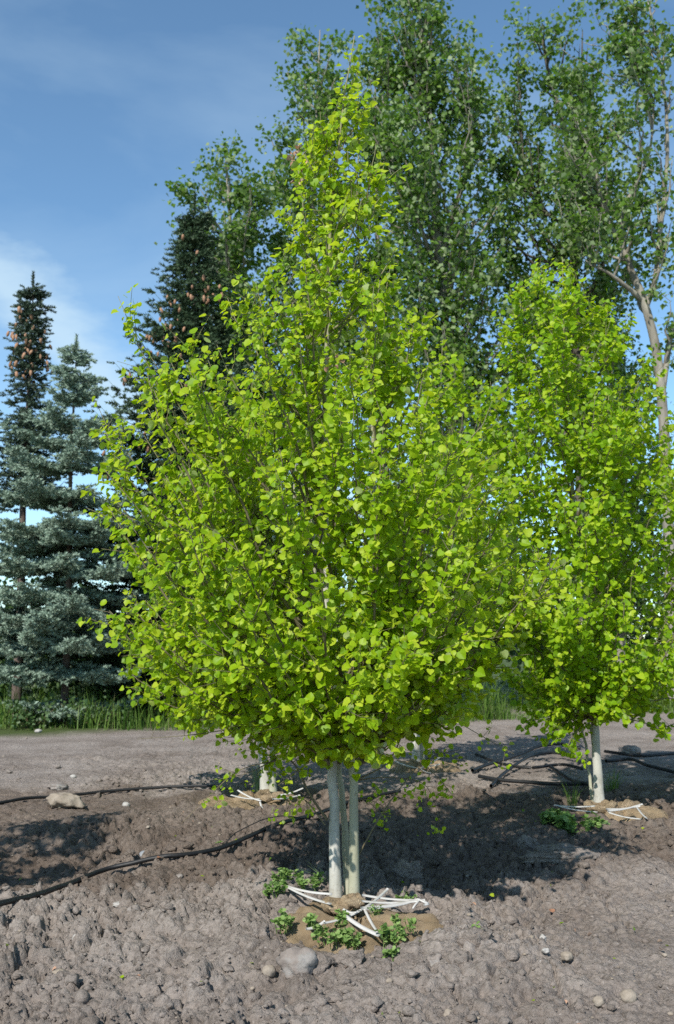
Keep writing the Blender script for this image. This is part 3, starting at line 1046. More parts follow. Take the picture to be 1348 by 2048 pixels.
    if leaf_zone is not None:
        score = score + np.array([0 if leaf_zone(p) else 50 for p in LP])
    order = np.argsort(score)
    solo, mass = order[:indiv], order[indiv:]
    mb = MB()
    if bank is not None:
        scatter(mb, bank, LP[mass], Rm[mass], S[mass], r)
    else:
        far = LP[mass][:, 1] > base[1] + 0.15
        scatter(mb, LEAF_BANK, LP[mass][~far], Rm[mass][~far], S[mass][~far], r)
        scatter(mb, CHEAP_BANK, LP[mass][far], Rm[mass][far], S[mass][far], r)
    cr = mb.build('crown', leafmat, root, smooth=True)
    cr['kind'] = 'stuff'
    mes = leaf_meshes(leafmat)
    bl = np.array(root.location)
    for i in solo:
        o = bpy.data.objects.new('leaf', mes[int(r.integers(len(mes)))])
        col.objects.link(o)
        o.parent = root
        Mx = Matrix([[*(Rm[i][a] * S[i]), LP[i][a] - bl[a]] for a in range(3)] + [[0, 0, 0, 1]])
        o.matrix_basis = Mx
    return root, paths


def env_fn(pts):
    z = np.array([p[0] for p in pts]); a = np.array([p[1] for p in pts]); b = np.array([p[2] for p in pts])
    def f(q):
        return float(np.interp(q, z, a)), float(np.interp(q, z, b))
    return f


def env_px(Y, cx, rows):
    """outline read off the photo: (py, left px, right px) about column cx, turned into metres at distance Y"""
    pts = []
    for py, l, r_ in rows:
        p = at(cx, py, Y)
        a, b = at(l, py, Y), at(r_, py, Y)
        pts.append((p[2], p[0] - a[0], b[0] - p[0]))
    pts.sort()
    return env_fn(pts)


# ----- main aspen
YM = 5.68
mbase = atz(690, 1798, 0.06)
YM = mbase[1]
stems = [[at(672, 1800, YM), at(666, 1600, YM + .01), at(660, 1400, YM + .03), at(650, 1100, YM + .03), at(650, 850, YM), at(656, 600, YM - .02), at(666, 400, YM), at(686, 220, YM), at(709, 72, YM)],
         [at(708, 1800, YM - .03), at(708, 1600, YM - .04), at(706, 1450, YM - .06), at(738, 1300, YM - .08), at(752, 1100, YM - .05), at(744, 850, YM - .03), at(728, 600, YM), at(714, 400, YM + .03), at(722, 240, YM + .06)],
         [at(697, 1792, YM + .06), at(688, 1640, YM + .09), at(676, 1500, YM + .14), at(640, 1250, YM + .25), at(622, 1000, YM + .3), at(612, 750, YM + .28), at(616, 520, YM + .22), at(592, 300, YM + .2)]]
env_main = env_px(YM, 675, [(95, 690, 728), (160, 650, 728), (240, 615, 745), (330, 575, 772), (430, 545, 792), (520, 520, 808), (600, 475, 832), (680, 420, 850), (760, 325, 895), (850, 210, 965),
                            (950, 200, 1000), (1050, 210, 1045), (1130, 215, 1105), (1200, 225, 1095), (1290, 265, 1045), (1370, 350, 985), (1430, 440, 920), (1500, 540, 830)])
extra = [at(236, 592, YM - .1), at(205, 850, YM - .1), at(215, 1010, YM - .1), at(300, 760, YM - .2), at(340, 720, YM), at(262, 650, YM - .05), at(190, 800, YM), at(376, 688, YM - .3), at(455, 596, YM + .1), at(850, 625, YM + .1), at(830, 640, YM - .2), at(205, 935, YM - .2),
         at(1118, 1110, YM - .3), at(1105, 1150, YM - .1), at(1060, 1180, YM - .4), at(985, 800, YM + .2), at(700, 700, YM - .8), at(560, 900, YM - 1.0), at(780, 950, YM - 1.0), at(640, 1150, YM - 1.15),
         at(720, 1280, YM - 1.1), at(820, 1300, YM - 1.05), at(470, 1200, YM - 1.1), at(900, 1150, YM - .95), at(600, 1400, YM - .9), at(700, 1420, YM - .95), at(560, 1330, YM - 1.0), at(850, 1400, YM - .8),
         at(950, 1250, YM - .8), at(380, 1120, YM - .9), at(330, 950, YM - .6), at(640, 1500, YM - .6), at(730, 1505, YM - .55), at(600, 1490, YM - .4), at(290, 1200, YM - .4), at(480, 1380, YM - .6), at(930, 1400, YM - .3),
         at(440, 800, YM - .6), at(860, 780, YM - .5), at(600, 620, YM - .3), at(760, 560, YM - .2), at(1095, 1090, YM - .2), at(1080, 1140, YM - .1), at(1105, 1170, YM - .35), at(1055, 1060, YM), at(1045, 1220, YM - .2), at(1025, 1265, YM - .1), at(1070, 1110, YM + .2), at(1010, 1000, YM - .2), at(1085, 1190, YM - .3)]
tree, tp = make_aspen('tall light green aspen clump with three pale trunks in the middle of the picture', (mbase[0], mbase[1], 0.02), stems, env_main, 180, 34000, 0.0365, 21, extra, z_low=0.95, stem_r=(0.030, 0.0255, 0.019))


def spray(root, pts, n, size, seed, mat, leafmat, rad=0.004, spread=0.05, name='branch', lname='leaf_spray', small=0.5):
    """a thin low branch with sparse small leaves"""
    r = np.random.default_rng(seed)
    P = spline(pts, 14)
    mb = MB()
    mb.tube(P, np.linspace(rad, 0.0012, 14), 5)
    LPs = []
    for q in range(max(3, n // 5)):
        f = r.uniform(0.3, 1.0)
        c = interp_path(P, [f])[0]
        d = unit(r.normal(size=3) + np.array([0, 0, -0.1]))
        e = c + d * r.uniform(0.4, 1.6) * spread * 1.5
        mb.tube(np.stack([c, (c + e) / 2 + r.normal(size=3) * 0.004, e]), [0.0018, 0.0015, 0.001], 3, cap=False)
        LPs.append(e); LPs.append((c + e) / 2)
        for _ in range(3): LPs.append(e + r.normal(size=3) * 0.012)
    br = mb.build(name, mat, root)
    LPs = np.array(LPs)
    LPs = LPs[r.permutation(len(LPs))[:n]]
    m = len(LPs)
    Rm = frames(unit(r.normal(size=(m, 3)) + np.array([0, 0, -0.4])), unit(r.normal(size=(m, 3)) * 0.8 + np.array(SUN)))
    mb = MB()
    scatter(mb, LEAF_BANK, LPs, Rm, size * r.uniform(0.6, 1.2, m), r)
    o = mb.build(lname, leafmat, root)
    o['kind'] = 'stuff'


# low side shoots of the main clump
spray(tree, [at(655, 1640, YM), at(620, 1590, YM - .05), at(590, 1530, YM - .1), at(560, 1515, YM - .1), at(500, 1545, YM - .15), at(430, 1560, YM - .2)], 70, 0.026, 1, M['aspen_branch'], M['aspen_leaf'], 0.008, 0.07)
spray(tree, [at(640, 1500, YM), at(560, 1440, YM - .1), at(480, 1455, YM - .2), at(380, 1470, YM - .3), at(275, 1478, YM - .35)], 42, 0.026, 2, M['aspen_branch'], M['aspen_leaf'], 0.006, 0.06)
spray(tree, [at(560, 1520, YM - .1), at(480, 1540, YM - .2), at(420, 1590, YM - .25), at(365, 1645, YM - .3)], 14, 0.03, 3, M['twig'], M['aspen_leaf'], 0.003, 0.04)
spray(tree, [at(712, 1560, YM), at(780, 1520, YM + .05), at(840, 1400, YM - .1), at(900, 1435, YM - .2), at(960, 1470, YM - .25), at(1028, 1508, YM - .3)], 36, 0.028, 4, M['twig'], M['aspen_leaf'], 0.005, 0.06)
spray(tree, [at(712, 1720, YM), at(750, 1650, YM), at(790, 1590, YM), at(850, 1520, YM), at(920, 1500, YM)], 70, 0.026, 5, M['aspen_branch'], M['aspen_leaf'], 0.006, 0.08)
spray(tree, [at(715, 1560, YM + .1), at(780, 1555, YM + .1), at(850, 1570, YM + .1), at(880, 1640, YM + .05)], 40, 0.026, 6, M['twig'], M['aspen_leaf'], 0.004, 0.08)
spray(tree, [at(650, 1650, YM - .05), at(610, 1600, YM - .05), at(580, 1600, YM - .1), at(540, 1625, YM - .1)], 50, 0.026, 7, M['twig'], M['aspen_leaf'], 0.004, 0.07)
spray(tree, [at(850, 1530, YM), at(880, 1560, YM), at(905, 1590, YM), at(925, 1608, YM)], 14, 0.026, 8, M['twig'], M['aspen_leaf'], 0.003, 0.05)
spray(tree, [at(716, 1600, YM + .1), at(740, 1600, YM + .15), at(770, 1620, YM + .2), at(760, 1660, YM + .2)], 40, 0.028, 9, M['twig'], M['aspen_leaf'], 0.003, 0.07)


def dead_cluster(root, pts, n, size, mat, name, label, seed):
    r = np.random.default_rng(seed)
    P = np.array(pts)
    LPs = interp_path(P, r.random(n)) + r.normal(size=(n, 3)) * size * 0.45
    bank = [leaf_template(c, w) for c, w in ((0.6, 0.2), (0.9, 0.15), (-0.5, 0.25))]
    bank = [(V * np.array([0.6, 1, 1]), T) for V, T in bank]
    mb = MB()
    scatter(mb, bank, LPs, frames(unit(r.normal(size=(n, 3)) + np.array([0, 0, -0.8])), unit(r.normal(size=(n, 3)))), size * r.uniform(0.6, 1.2, n), r)
    o = mb.build(name, mat, root)
    o['label'] = label


dead_cluster(tree, [at(578, 295, YM - .02), at(595, 320, YM - .02), at(592, 375, YM - .02)], 24, 0.04, M['dead_leaf'], 'dead_leaf_cluster', 'withered brown leaves on a broken tip', 1)
dead_cluster(tree, [at(665, 715, YM - .9), at(667, 730, YM - .9)], 5, 0.03, M['dead_leaf'], 'dead_leaf_cluster', 'single curled tan leaf cluster', 2)
dead_cluster(tree, [at(748, 1480, YM - .5), at(758, 1505, YM - .5)], 10, 0.05, M['pale_dead_leaf'], 'dead_leaf_cluster', 'curled pale leaves hanging above the trunks', 3)

# ----- aspen on the right
rb = atz(1200, 1612, 0.06)
YR = rb[1]
stemsR = [[at(1199, 1614, YR), at(1192, 1500, YR), at(1180, 1350, YR), at(1160, 1150, YR), at(1140, 900, YR), at(1128, 700, YR), at(1125, 515, YR)],
          [at(1186, 1612, YR + .12), at(1172, 1500, YR + .2), at(1150, 1350, YR + .2), at(1190, 1100, YR + .25), at(1215, 900, YR + .2), at(1215, 700, YR + .15), at(1215, 615, YR + .1)],
          [at(1194, 1613, YR + .12), at(1185, 1480, YR + .2), at(1130, 1250, YR + .3), at(1080, 1000, YR + .3), at(1060, 800, YR + .3), at(1040, 600, YR + .3)]]
envR = env_px(YR, 1165, [(530, 1095, 1160), (600, 1030, 1225), (680, 1015, 1285), (760, 1000, 1330), (850, 980, 1365), (950, 970, 1395), (1050, 975, 1410), (1150, 985, 1420), (1250, 995, 1415), (1330, 1020, 1380), (1400, 1060, 1345), (1460, 1100, 1310), (1500, 1130, 1280)])
extraR = [at(1255, 620, YR), at(1290, 720, YR), at(1020, 575, YR), at(1000, 780, YR), at(960, 800, YR - .2), at(1080, 540, YR), at(1060, 1440, YR - .2), at(1110, 1480, YR - .3), at(1320, 1455, YR - .2), at(1300, 1330, YR - .7), at(1250, 1200, YR - .9),
          at(1150, 1200, YR - 1.0), at(1200, 1000, YR - .9), at(1250, 1420, YR - .7), at(1130, 1000, YR - .8), at(1300, 750, YR), at(1325, 770, YR - .2), at(1335, 830, YR), at(1345, 880, YR - .3), at(1320, 900, YR + .2), at(1340, 960, YR), at(1300, 820, YR - .3), at(1040, 1400, YR - .1), at(1070, 1430, YR - .2), at(1090, 1470, YR - .1), at(1020, 1350, YR), at(1130, 1505, YR - .2), at(1050, 1380, YR + .3), at(1110, 1440, YR + .3)]
treeR, _ = make_aspen('bright green aspen clump with one thick pale trunk, right of the middle clump', (rb[0], rb[1], 0.02), stemsR, envR, 145, 20000, 0.0455, 33, extraR, leafmat=M['aspen_leaf_far'],
                      stem_r=(0.044, 0.012, 0.012), z_low=0.9)
# ----- aspen behind, left of the main trunks
lb = atz(536, 1590, 0.06)
YL = lb[1]
stemsL = [[at(532, 1588, YL), at(525, 1500, YL), at(510, 1420, YL), at(495, 1200, YL), at(500, 950, YL), at(505, 740, YL)],
          [at(546, 1586, YL - .05), at(545, 1500, YL - .05), at(560, 1350, YL), at(585, 1100, YL), at(590, 900, YL), at(585, 800, YL)],
          [at(536, 1587, YL + .1), at(520, 1480, YL + .1), at(470, 1300, YL + .2), at(430, 1050, YL + .2), at(420, 900, YL + .2)]]
envL = env_px(YL, 500, [(760, 470, 560), (850, 400, 640), (950, 330, 700), (1050, 270, 740), (1150, 235, 760), (1230, 220, 760), (1300, 230, 750), (1380, 280, 700), (1440, 350, 640), (1500, 430, 600)])
extraL = [at(208, 1228, YL - .1), at(222, 1255, YL), at(240, 1060, YL), at(255, 1340, YL), at(260, 1375, YL - .1), at(300, 1400, YL - .2), at(350, 1440, YL - .3), at(400, 1440, YL - .4), at(270, 1300, YL - .5), at(330, 1380, YL - .6), at(300, 1330, YL + .2), at(420, 1400, YL - .6), at(380, 1300, YL - .8)]
treeL, _ = make_aspen('aspen clump with two thin trunks standing behind the left of the middle clump', (lb[0], lb[1], 0.02), stemsL, envL, 90, 6500, 0.054, 44, extraL, indiv=150, leafmat=M['aspen_leaf_far'],
                      stem_r=(0.05, 0.032, 0.028), z_low=0.85, leaf_zone=lambda p: (p[0] < -1.0 and p[2] < 1.8))
# ----- aspen further behind, right of the main trunks
bb = atz(838, 1532, 0.06)
YB = bb[1]
stemsB = [[at(832, 1532, YB), at(832, 1450, YB), at(850, 1300, YB), at(872, 1000, YB), at(885, 680, YB)],
          [at(842, 1531, YB + .1), at(846, 1440, YB + .1), at(880, 1250, YB), at(900, 1000, YB), at(905, 850, YB)]]
envB = env_px(YB, 880, [(690, 860, 910), (780, 800, 960), (870, 770, 1000), (950, 750, 1030), (1050, 730, 1055), (1150, 720, 1065), (1250, 720, 1065), (1330, 730, 1050), (1400, 760, 1000), (1440, 790, 950)])
treeB, _ = make_aspen('farthest aspen clump with slender trunks, behind the right of the middle clump', (bb[0], bb[1], 0.02), stemsB, envB, 90, 6500, 0.060, 55, indiv=40, leafmat=M['aspen_leaf_far'],
                      stem_r=(0.05, 0.04), z_low=1.0, bank=CHEAP_BANK, leaf_zone=lambda p: (p[2] > 0.4 and p[0] > 1.2))
# ----- aspen at the right edge of the picture
eb = atz(1500, 1570, 0.04)
YE = eb[1]
stemsE = [[at(1500, 1570, YE), at(1495, 1450, YE), at(1480, 1200, YE), at(1465, 950, YE), at(1460, 760, YE)],
          [at(1512, 1570, YE), at(1520, 1450, YE), at(1540, 1200, YE), at(1545, 950, YE)]]
envE = env_px(YE, 1480, [(780, 1430, 1510), (880, 1350, 1560), (1000, 1310, 1610), (1120, 1300, 1650), (1250, 1285, 1660), (1350, 1295, 1640), (1430, 1320, 1600), (1480, 1370, 1560)])
treeE, _ = make_aspen('aspen cut off by the right edge, only its left leaves showing', (eb[0], eb[1], 0.0), stemsE, envE, 60, 4200, 0.058, 66, [at(1290, 1290, YE), at(1310, 1460, YE - .2), at(1300, 1100, YE), at(1330, 900, YE), at(1320, 980, YE), at(1345, 840, YE)], indiv=60, leafmat=M['aspen_leaf_far'],
                      stem_r=(0.05, 0.04), z_low=0.95, leaf_zone=lambda p: (p[0] / p[1] * F + 674 < 1340))
# ----- aspen just outside the left edge: its shadow lies in the hollow
ox, oy = -3.75, 5.1
stemsO = [[np.array([ox, oy, 0.0]), np.array([ox, oy, 1.2]), np.array([ox - .1, oy, 2.6]), np.array([ox, oy, 4.0])]]
treeO, _ = make_aspen('aspen standing outside the left edge whose shade fills the hollow', (ox, oy, 0.0), stemsO, env_fn([(0.9, .5, .5), (1.4, 1.1, 1.1), (2.0, 1.2, 1.2), (3.0, .8, .8), (4.0, .1, .1)]), 60, 3400, 0.07, 77, indiv=0,
                      leafmat=M['aspen_leaf_far'], stem_r=(0.05,), z_low=0.9, bank=CHEAP_BANK)


# ------------------------------------------------------------------ root balls
def root_ball(root, cx, cy, rad, h, seed, tx, ty):
    r = np.random.default_rng(seed)
    nr, na = 40, 120
    rr = np.linspace(0.02, 1.0, nr)
    aa = np.linspace(0, 2 * math.pi, na, endpoint=False)
    RR, AA = np.meshgrid(rr, aa, indexing='ij')
    edge = 1 + 0.10 * np.sin(3 * AA + seed) + 0.06 * np.sin(5 * AA + 2 * seed) + 0.03 * np.sin(11 * AA)
    X, Yv = cx + rad * edge * RR * np.cos(AA), cy + rad * edge * RR * np.sin(AA) * 0.95
    # folds gather towards the trunk
    fold = np.abs(np.sin(AA * 5.5 + 2.2 * np.sin(AA * 2 + seed) + RR * 2)) ** 0.7
    fold2 = np.abs(np.sin(AA * 13 + 3 * np.sin(AA * 3) + RR * 3))
    Z = h * (1 - RR ** 2.4) + 0.075 * (fold - 0.5) * RR * (1.15 - RR) * 2 + 0.030 * (fold2 - 0.5) * (1.1 - RR)
    Z += 0.09 * fbm(X, Yv, 0.22, 3, seed) + 0.03 * fbm(X, Yv, 0.07, 2, seed + 4) - 0.10 * sstep(0.80, 1.0, RR)
    zb = float(macro(cx, cy))
    d = np.hypot(X - tx, Yv - ty)
    Z += 0.05 * np.exp(-(d / 0.10) ** 2)
    V = np.stack([X.ravel(), Yv.ravel(), (Z + zb + 0.03).ravel()], axis=1)
    i = np.arange(nr - 1)[:, None] * na
    j = np.arange(na)[None, :]
    k = (j + 1) % na
    Q = np.stack([i + j, i + k, i + na + k, i + na + j], axis=-1).reshape(-1, 4)
    mb = MB(); mb.add(V, Q)
    ball = mb.build('root_ball', M['burlap'], root)
    return ball, zb


def knot(root, c, r0, tube, seed, tilt=0.0):
    """twisted roll of burlap round the trunk foot"""
    n, m = 48, 16
    a = np.linspace(0, 2 * math.pi, n, endpoint=False)
    b = np.linspace(0, 2 * math.pi, m, endpoint=False)
    A, B = np.meshgrid(a, b, indexing='ij')
    tw = 1 + 0.22 * np.sin(3 * B + 6 * A + seed) + 0.14 * np.sin(2 * A + seed) + 0.08 * np.sin(5 * B - 9 * A)
    rr = r0 * np.array([1.25, 1.0])[0]
    X = c[0] + (rr + tube * tw * np.cos(B)) * np.cos(A)
    Yv = c[1] + (r0 * 0.9 + tube * tw * np.cos(B)) * np.sin(A)
    Z = c[2] + tube * tw * np.sin(B) * 1.05 + tilt * np.cos(A) + 0.012 * np.sin(2 * A + seed)
    V = np.stack([X.ravel(), Yv.ravel(), Z.ravel()], axis=1)
    i = np.arange(n)[:, None]; i2 = (i + 1) % n
    j = np.arange(m)[None, :]; j2 = (j + 1) % m
    Q = np.stack([i * m + j, i2 * m + j, i2 * m + j2, i * m + j2], axis=-1).reshape(-1, 4)
    mb = MB(); mb.add(V, Q)
    o = mb.build('burlap_knot', M['burlap'], root)
    return o


def strap(root, pts, w=0.013, seed=0, flat=0.6):
    """flat white binding tape"""
    P = spline(pts, 16) if len(pts) > 2 else np.linspace(pts[0], pts[1], 16)
    t = np.linspace(0, 1, 16)
    P[:, 2] -= 0.010 * np.sin(math.pi * t)
    P[1:-1] += np.random.default_rng(seed + 50).normal(size=(14, 3)) * 0.0001
    T = unit(np.gradient(P, axis=0))
    up = unit(np.array([0, -1.5 * flat, 1.0]))
    S = unit(np.cross(T, up))
    tw = 0.15 * np.sin(t * 2 + seed)
    S = S * np.cos(tw)[:, None] + np.cross(T, S) * np.sin(tw)[:, None]
    N = unit(np.cross(T, S))
    th = 0.0012
    V = np.concatenate([P + S * w / 2 + N * th, P - S * w / 2 + N * th, P - S * w / 2 - N * th, P + S * w / 2 - N * th])
    n = 16
    Q = []
    for a in range(4):
        b = (a + 1) % 4
        for i in range(n - 1):
            Q.append((a * n + i, b * n + i, b * n + i + 1, a * n + i + 1))
    Q.append((0, n, 2 * n, 3 * n)); Q.append((n - 1, 4 * n - 1, 3 * n - 1, 2 * n - 1))
    mb = MB(); mb.add(V, Q)
    return mb.build('strap', M['strap'], root, smooth=False)


ball, zb = root_ball(tree, BALL[0][0] + 0.02, BALL[0][1], 0.53, 0.075, 2, mbase[0], mbase[1])
k1 = atz(674, 1812, 0.10); k2 = atz(705, 1806, 0.11)
knot(tree, k1, 0.040, 0.030, 1, 0.004)
knot(tree, k2, 0.042, 0.026, 5, 0.008)
for k, (a, b, za, zb_) in enumerate([((572, 1772), (664, 1788), .13, .14), ((573, 1773), (662, 1808), .13, .13), ((722, 1817), (838, 1799), .12, .11), ((724, 1790), (850, 1800), .13, .10),
                                     ((722, 1802), (836, 1802), .13, .11), ((776, 1777), (718, 1822), .13, .12), ((722, 1820), (648, 1846), .12, .10), ((684, 1827), (759, 1871), .12, .085),
                                     ((729, 1818), (757, 1866), .12, .085), ((686, 1818), (714, 1824), .12, .12), ((650, 1842), (612, 1858), .10, .08), ((688, 1752), (700, 1775), .12, .12)]):
    strap(tree, [atz(*a, za), atz(*b, zb_)], 0.021 if k in (2, 7) else 0.014, k)
strap(tree, [atz(838, 1800, .12), atz(830, 1806, .115), atz(825, 1817, .09)], 0.009, 3)
strap(tree, [atz(836, 1798, .12), atz(848, 1800, .12), atz(856, 1804, .11), atz(848, 1810, .10)], 0.014, 5)

root_ball(treeR, BALL[1][0], BALL[1][1] - .05, 0.48, 0.07, 4, rb[0], rb[1])
knot(treeR, atz(1201, 1613, 0.10), 0.085, 0.032, 2)
for k, (a, b, za, zb_) in enumerate([((1190, 1612), (1108, 1610), .15, .12), ((1195, 1624), (1118, 1612), .12, .12), ((1215, 1622), (1285, 1608), .14, .16), ((1212, 1618), (1280, 1612), .14, .15),
                                     ((1218, 1625), (1282, 1638), .13, .12), ((1272, 1612), (1294, 1637), .15, .11)]):
    strap(treeR, [atz(*a, za), atz(*b, zb_)], 0.016, k)
root_ball(treeL, BALL[2][0] - 0.05, BALL[2][1] - .05, 0.60, 0.08, 6, lb[0], lb[1])
knot(treeL, atz(541, 1592, 0.09), 0.09, 0.03, 3)
for k, (a, b, za, zb_) in enumerate([((520, 1598), (462, 1590), .13, .12), ((522, 1602), (475, 1580), .12, .2), ((545, 1598), (600, 1590), .13, .12), ((560, 1590), (606, 1576), .15, .2), ((520, 1604), (528, 1622), .12, .06)]):
    strap(treeL, [atz(*a, za), atz(*b, zb_)], 0.016, k)
root_ball(treeB, BALL[3][0], BALL[3][1] - .05, 0.5, 0.08, 8, bb[0], bb[1])
for k, (a, b, za, zb_) in enumerate([((842, 1536), (880, 1514), .13, .2), ((836, 1536), (790, 1522), .13, .2), ((838, 1538), (835, 1546), .12, .06), ((842, 1538), (862, 1546), .12, .06), ((848, 1532), (880, 1528), .12, .15)]):
    strap(treeB, [atz(*a, za), atz(*b, zb_)], 0.016, k)

# ------------------------------------------------------------------ hoses
def hose(pts, rad, label, lift=0.0, n=70, name='irrigation_hose'):
    P = np.array([hit(*p) for p in pts])
    P = spline(P, n)
    z = ground_z(P[:, 0], P[:, 1])
    # lies on the high spots
    zz = np.array([np.percentile(z[max(0, i - 7):i + 8], 85) for i in range(n)])
    zz = np.convolve(np.pad(zz, 8, 'edge'), np.ones(17) / 17, 'valid')
    lf = np.interp(np.linspace(0, 1, n), np.linspace(0, 1, len(lift)), lift) if isinstance(lift, (list, tuple)) else lift
    P[:, 2] = zz + rad * 0.95 + 0.006 + lf
    mb = MB()
    mb.tube(P, rad, 10)
    c = tuple(P[n // 2] - np.array([0, 0, rad]))
    o = mb.build(name, M['hose'], smooth=True, origin=c)
    return tag(o, label, 'hose', 'black irrigation hoses on the soil')


hose([(-60, 1870), (0, 1842), (60, 1815), (130, 1787), (200, 1764), (280, 1747), (360, 1733), (430, 1714), (500, 1686), (560, 1662), (630, 1641), (700, 1622), (800, 1600)], 0.0165,
     'thick black hose curving from the left edge to behind the middle trunks', n=130)
hose([(436, 1712), (470, 1690), (520, 1668), (580, 1655), (640, 1648)], 0.004, 'thin black drip tube lifting off the thick hose left of the trunks', lift=[0.0, 0.05, 0.06, 0.05, 0.03])
hose([(-60, 1624), (0, 1616), (60, 1607), (120, 1602), (165, 1596), (250, 1588), (350, 1582), (440, 1582)], 0.015, 'black hose running under the pale flat-topped boulder', n=90)
hose([(945, 1548), (990, 1537), (1040, 1522), (1080, 1512), (1120, 1508), (1160, 1512)], 0.020, 'arched black hose on top of the tangle left of the right trunk', lift=[0, .02, .05, .10, .10, .06])
hose([(952, 1518), (1000, 1538), (1060, 1546), (1120, 1541), (1165, 1552)], 0.018, 'black hose crossing low through the tangle left of the right trunk', lift=.03)
hose([(958, 1560), (1000, 1567), (1060, 1573), (1110, 1580), (1180, 1582)], 0.020, 'lowest black hose of the tangle, nearest the weeds', lift=.01)
hose([(982, 1577), (1015, 1550), (1060, 1526), (1110, 1518), (1150, 1525)], 0.018, 'black hose bending upward across the tangle from its lowest hose', lift=[0, .02, .05, .05, .03])
hose([(1092, 1538), (1125, 1558), (1160, 1578), (1185, 1592)], 0.018, 'short black hose slanting down toward the right trunk foot', lift=.02)
hose([(1212, 1532), (1260, 1529), (1300, 1541), (1360, 1556)], 0.020, 'black hose right of the right trunk, the lower of two', lift=.02)
hose([(1210, 1512), (1280, 1520), (1360, 1514)], 0.020, 'black hose right of the right trunk, the upper of two', lift=.02)

# ------------------------------------------------------------------ weeds
def lobed_leaf():
    prof = [(0.10, 0.05), (0.34, 0.18), (0.26, 0.34), (0.48, 0.52), (0.34, 0.66), (0.36, 0.84), (0.14, 0.95)]
    V = [(0, 0, 0), (0, 0.5, 0.05), (0, 1.02, -0.08)]
    for sgn in (-1, 1):
        for k, (x, yv) in enumerate(prof):
            V.append((sgn * x, yv, 0.10 * abs(x) + 0.05 * math.sin(3 * k)))
    T = []
    for off, fl in ((3, 0), (10, 1)):
        a = [off + i for i in range(7)]
        tri = [(0, a[0], a[1]), (0, a[1], 1), (a[1], a[2], 1), (1, a[2], a[3]), (1, a[3], a[4]), (1, a[4], 2), (a[4], a[5], 2), (a[5], a[6], 2)]
        T += [(p, r_, q) if fl == 0 else (p, q, r_) for p, q, r_ in tri]
    return np.array(V), np.array(T)


LOBED = [lobed_leaf()]


def weed(px, py, wpx, hpx, label, seed, z=0.0, leaf=0.026, n=None, group='weeds round the root balls'):
    r = np.random.default_rng(seed)
    g = atz(px, py, z + 0.02)
    if all(math.hypot(g[0] - b[0], g[1] - b[1]) > b[2] * 0.97 for b in BALL):
        g = hit(px, py)
        g[2] = float(ground_z(g[0], g[1]))
    sc = g[1] / F
    rad, h = wpx * sc / 2, max(hpx * sc * 0.8, 0.05)
    root = empty('weed_plant', g, label, 'weed', group)
    n = n or int(60 + 3600 * rad * rad * 4 + 250 * h)
    P, A, Nn = [], [], []
    mb = MB()
    ns = max(5, int(8 + rad * 60))
    for q in range(ns):
        a = r.uniform(0, 6.28)
        d = math.sqrt(r.random())
        b = g + np.array([math.cos(a) * rad * d * 0.75, math.sin(a) * rad * d * 0.75, 0])
        tip = b + np.array([math.cos(a) * rad * 0.35 * r.random(), math.sin(a) * rad * 0.35 * r.random(), h * r.uniform(0.45, 1.0) * (1.1 - 0.4 * d)])
        SP = np.stack([b - np.array([0, 0, 0.02]), (b + tip) / 2 + r.normal(size=3) * 0.008, tip])
        mb.tube(SP, [0.0022, 0.0018, 0.0012], 4)
        m = max(3, n // ns)
        f = r.uniform(0.3, 1.0, m)
        P.append(interp_path(SP, f))
        ang = r.uniform(0, 6.28, m)
        A.append(np.stack([np.cos(ang), np.sin(ang), r.uniform(-0.2, 0.6, m)], axis=1))
    mb.build('stem', M['weed_leaf'], root)
    P, A = np.vstack(P), unit(np.vstack(A))
    m = len(P)
    Nn = unit(np.array([0, 0, 1.0]) + r.normal(size=(m, 3)) * 0.45 - A * 0.2)
    mb = MB()
    scatter(mb, LOBED, P, frames(A, Nn), leaf * r.uniform(0.5, 1.15, m), r)
    o = mb.build('foliage', M['weed_leaf'], root, smooth=False)
    o['kind'] = 'stuff'
    return root


weed(600, 1782, 115, 44, 'broad patch of lobed green weeds behind the left straps', 1, 0.03)
weed(545, 1800, 50, 34, 'small green weed at the left end of the burlap', 2, 0.03)
weed(568, 1856, 48, 42, 'leafy weed in front of the left end of the burlap', 3, 0.04)
weed(660, 1882, 78, 44, 'bushy weed in front of the burlap below the knot', 4, 0.02)
weed(703, 1886, 58, 38, 'leafy weed in front of the burlap right beside the bushy one', 5, 0.02)
weed(684, 1846, 22, 34, 'single upright weed growing through the burlap under the knot', 6, 0.06)
weed(625, 1846, 26, 26, 'small weed on the burlap left of the knot', 7, 0.07)
weed(788, 1888, 72, 48, 'bushy weed right of the lowest white strap', 8, 0.02)
weed(826, 1892, 44, 28, 'low weed at the front right of the burlap', 9, 0.02)
weed(783, 1912, 26, 20, 'tiny weed on the soil below the bushy weed right of the strap', 10, 0.01)
weed(822, 1854, 46, 24, 'little weed on the burlap under the right straps', 11, 0.07, n=24)
weed(790, 1846, 20, 18, 'tiny weed on the burlap middle right', 12, 0.08, n=14)
weed(752, 1826, 22, 14, 'tiny weed in the gap between the right straps', 13, 0.08, n=12)
weed(815, 1790, 50, 18, 'low weed behind the right straps', 14, 0.03)
weed(1150, 1668, 112, 50, 'dense dark green weed patch at the foot of the right tree', 15, 0.02, leaf=0.055, n=260)
weed(1110, 1655, 50, 36, 'green weed at the left end of the dense patch by the right tree', 16, 0.02, leaf=0.055)
weed(492, 1624, 70, 22, 'low weed in front of the burlap behind the middle clump', 17, 0.02, leaf=0.05)
weed(952, 1878, 12, 10, 'single seedling at the right end of the burlap', 18, 0.01, n=6)
weed(438, 1694, 12, 10, 'single seedling just above the thick black hose', 19, 0.0, n=8)


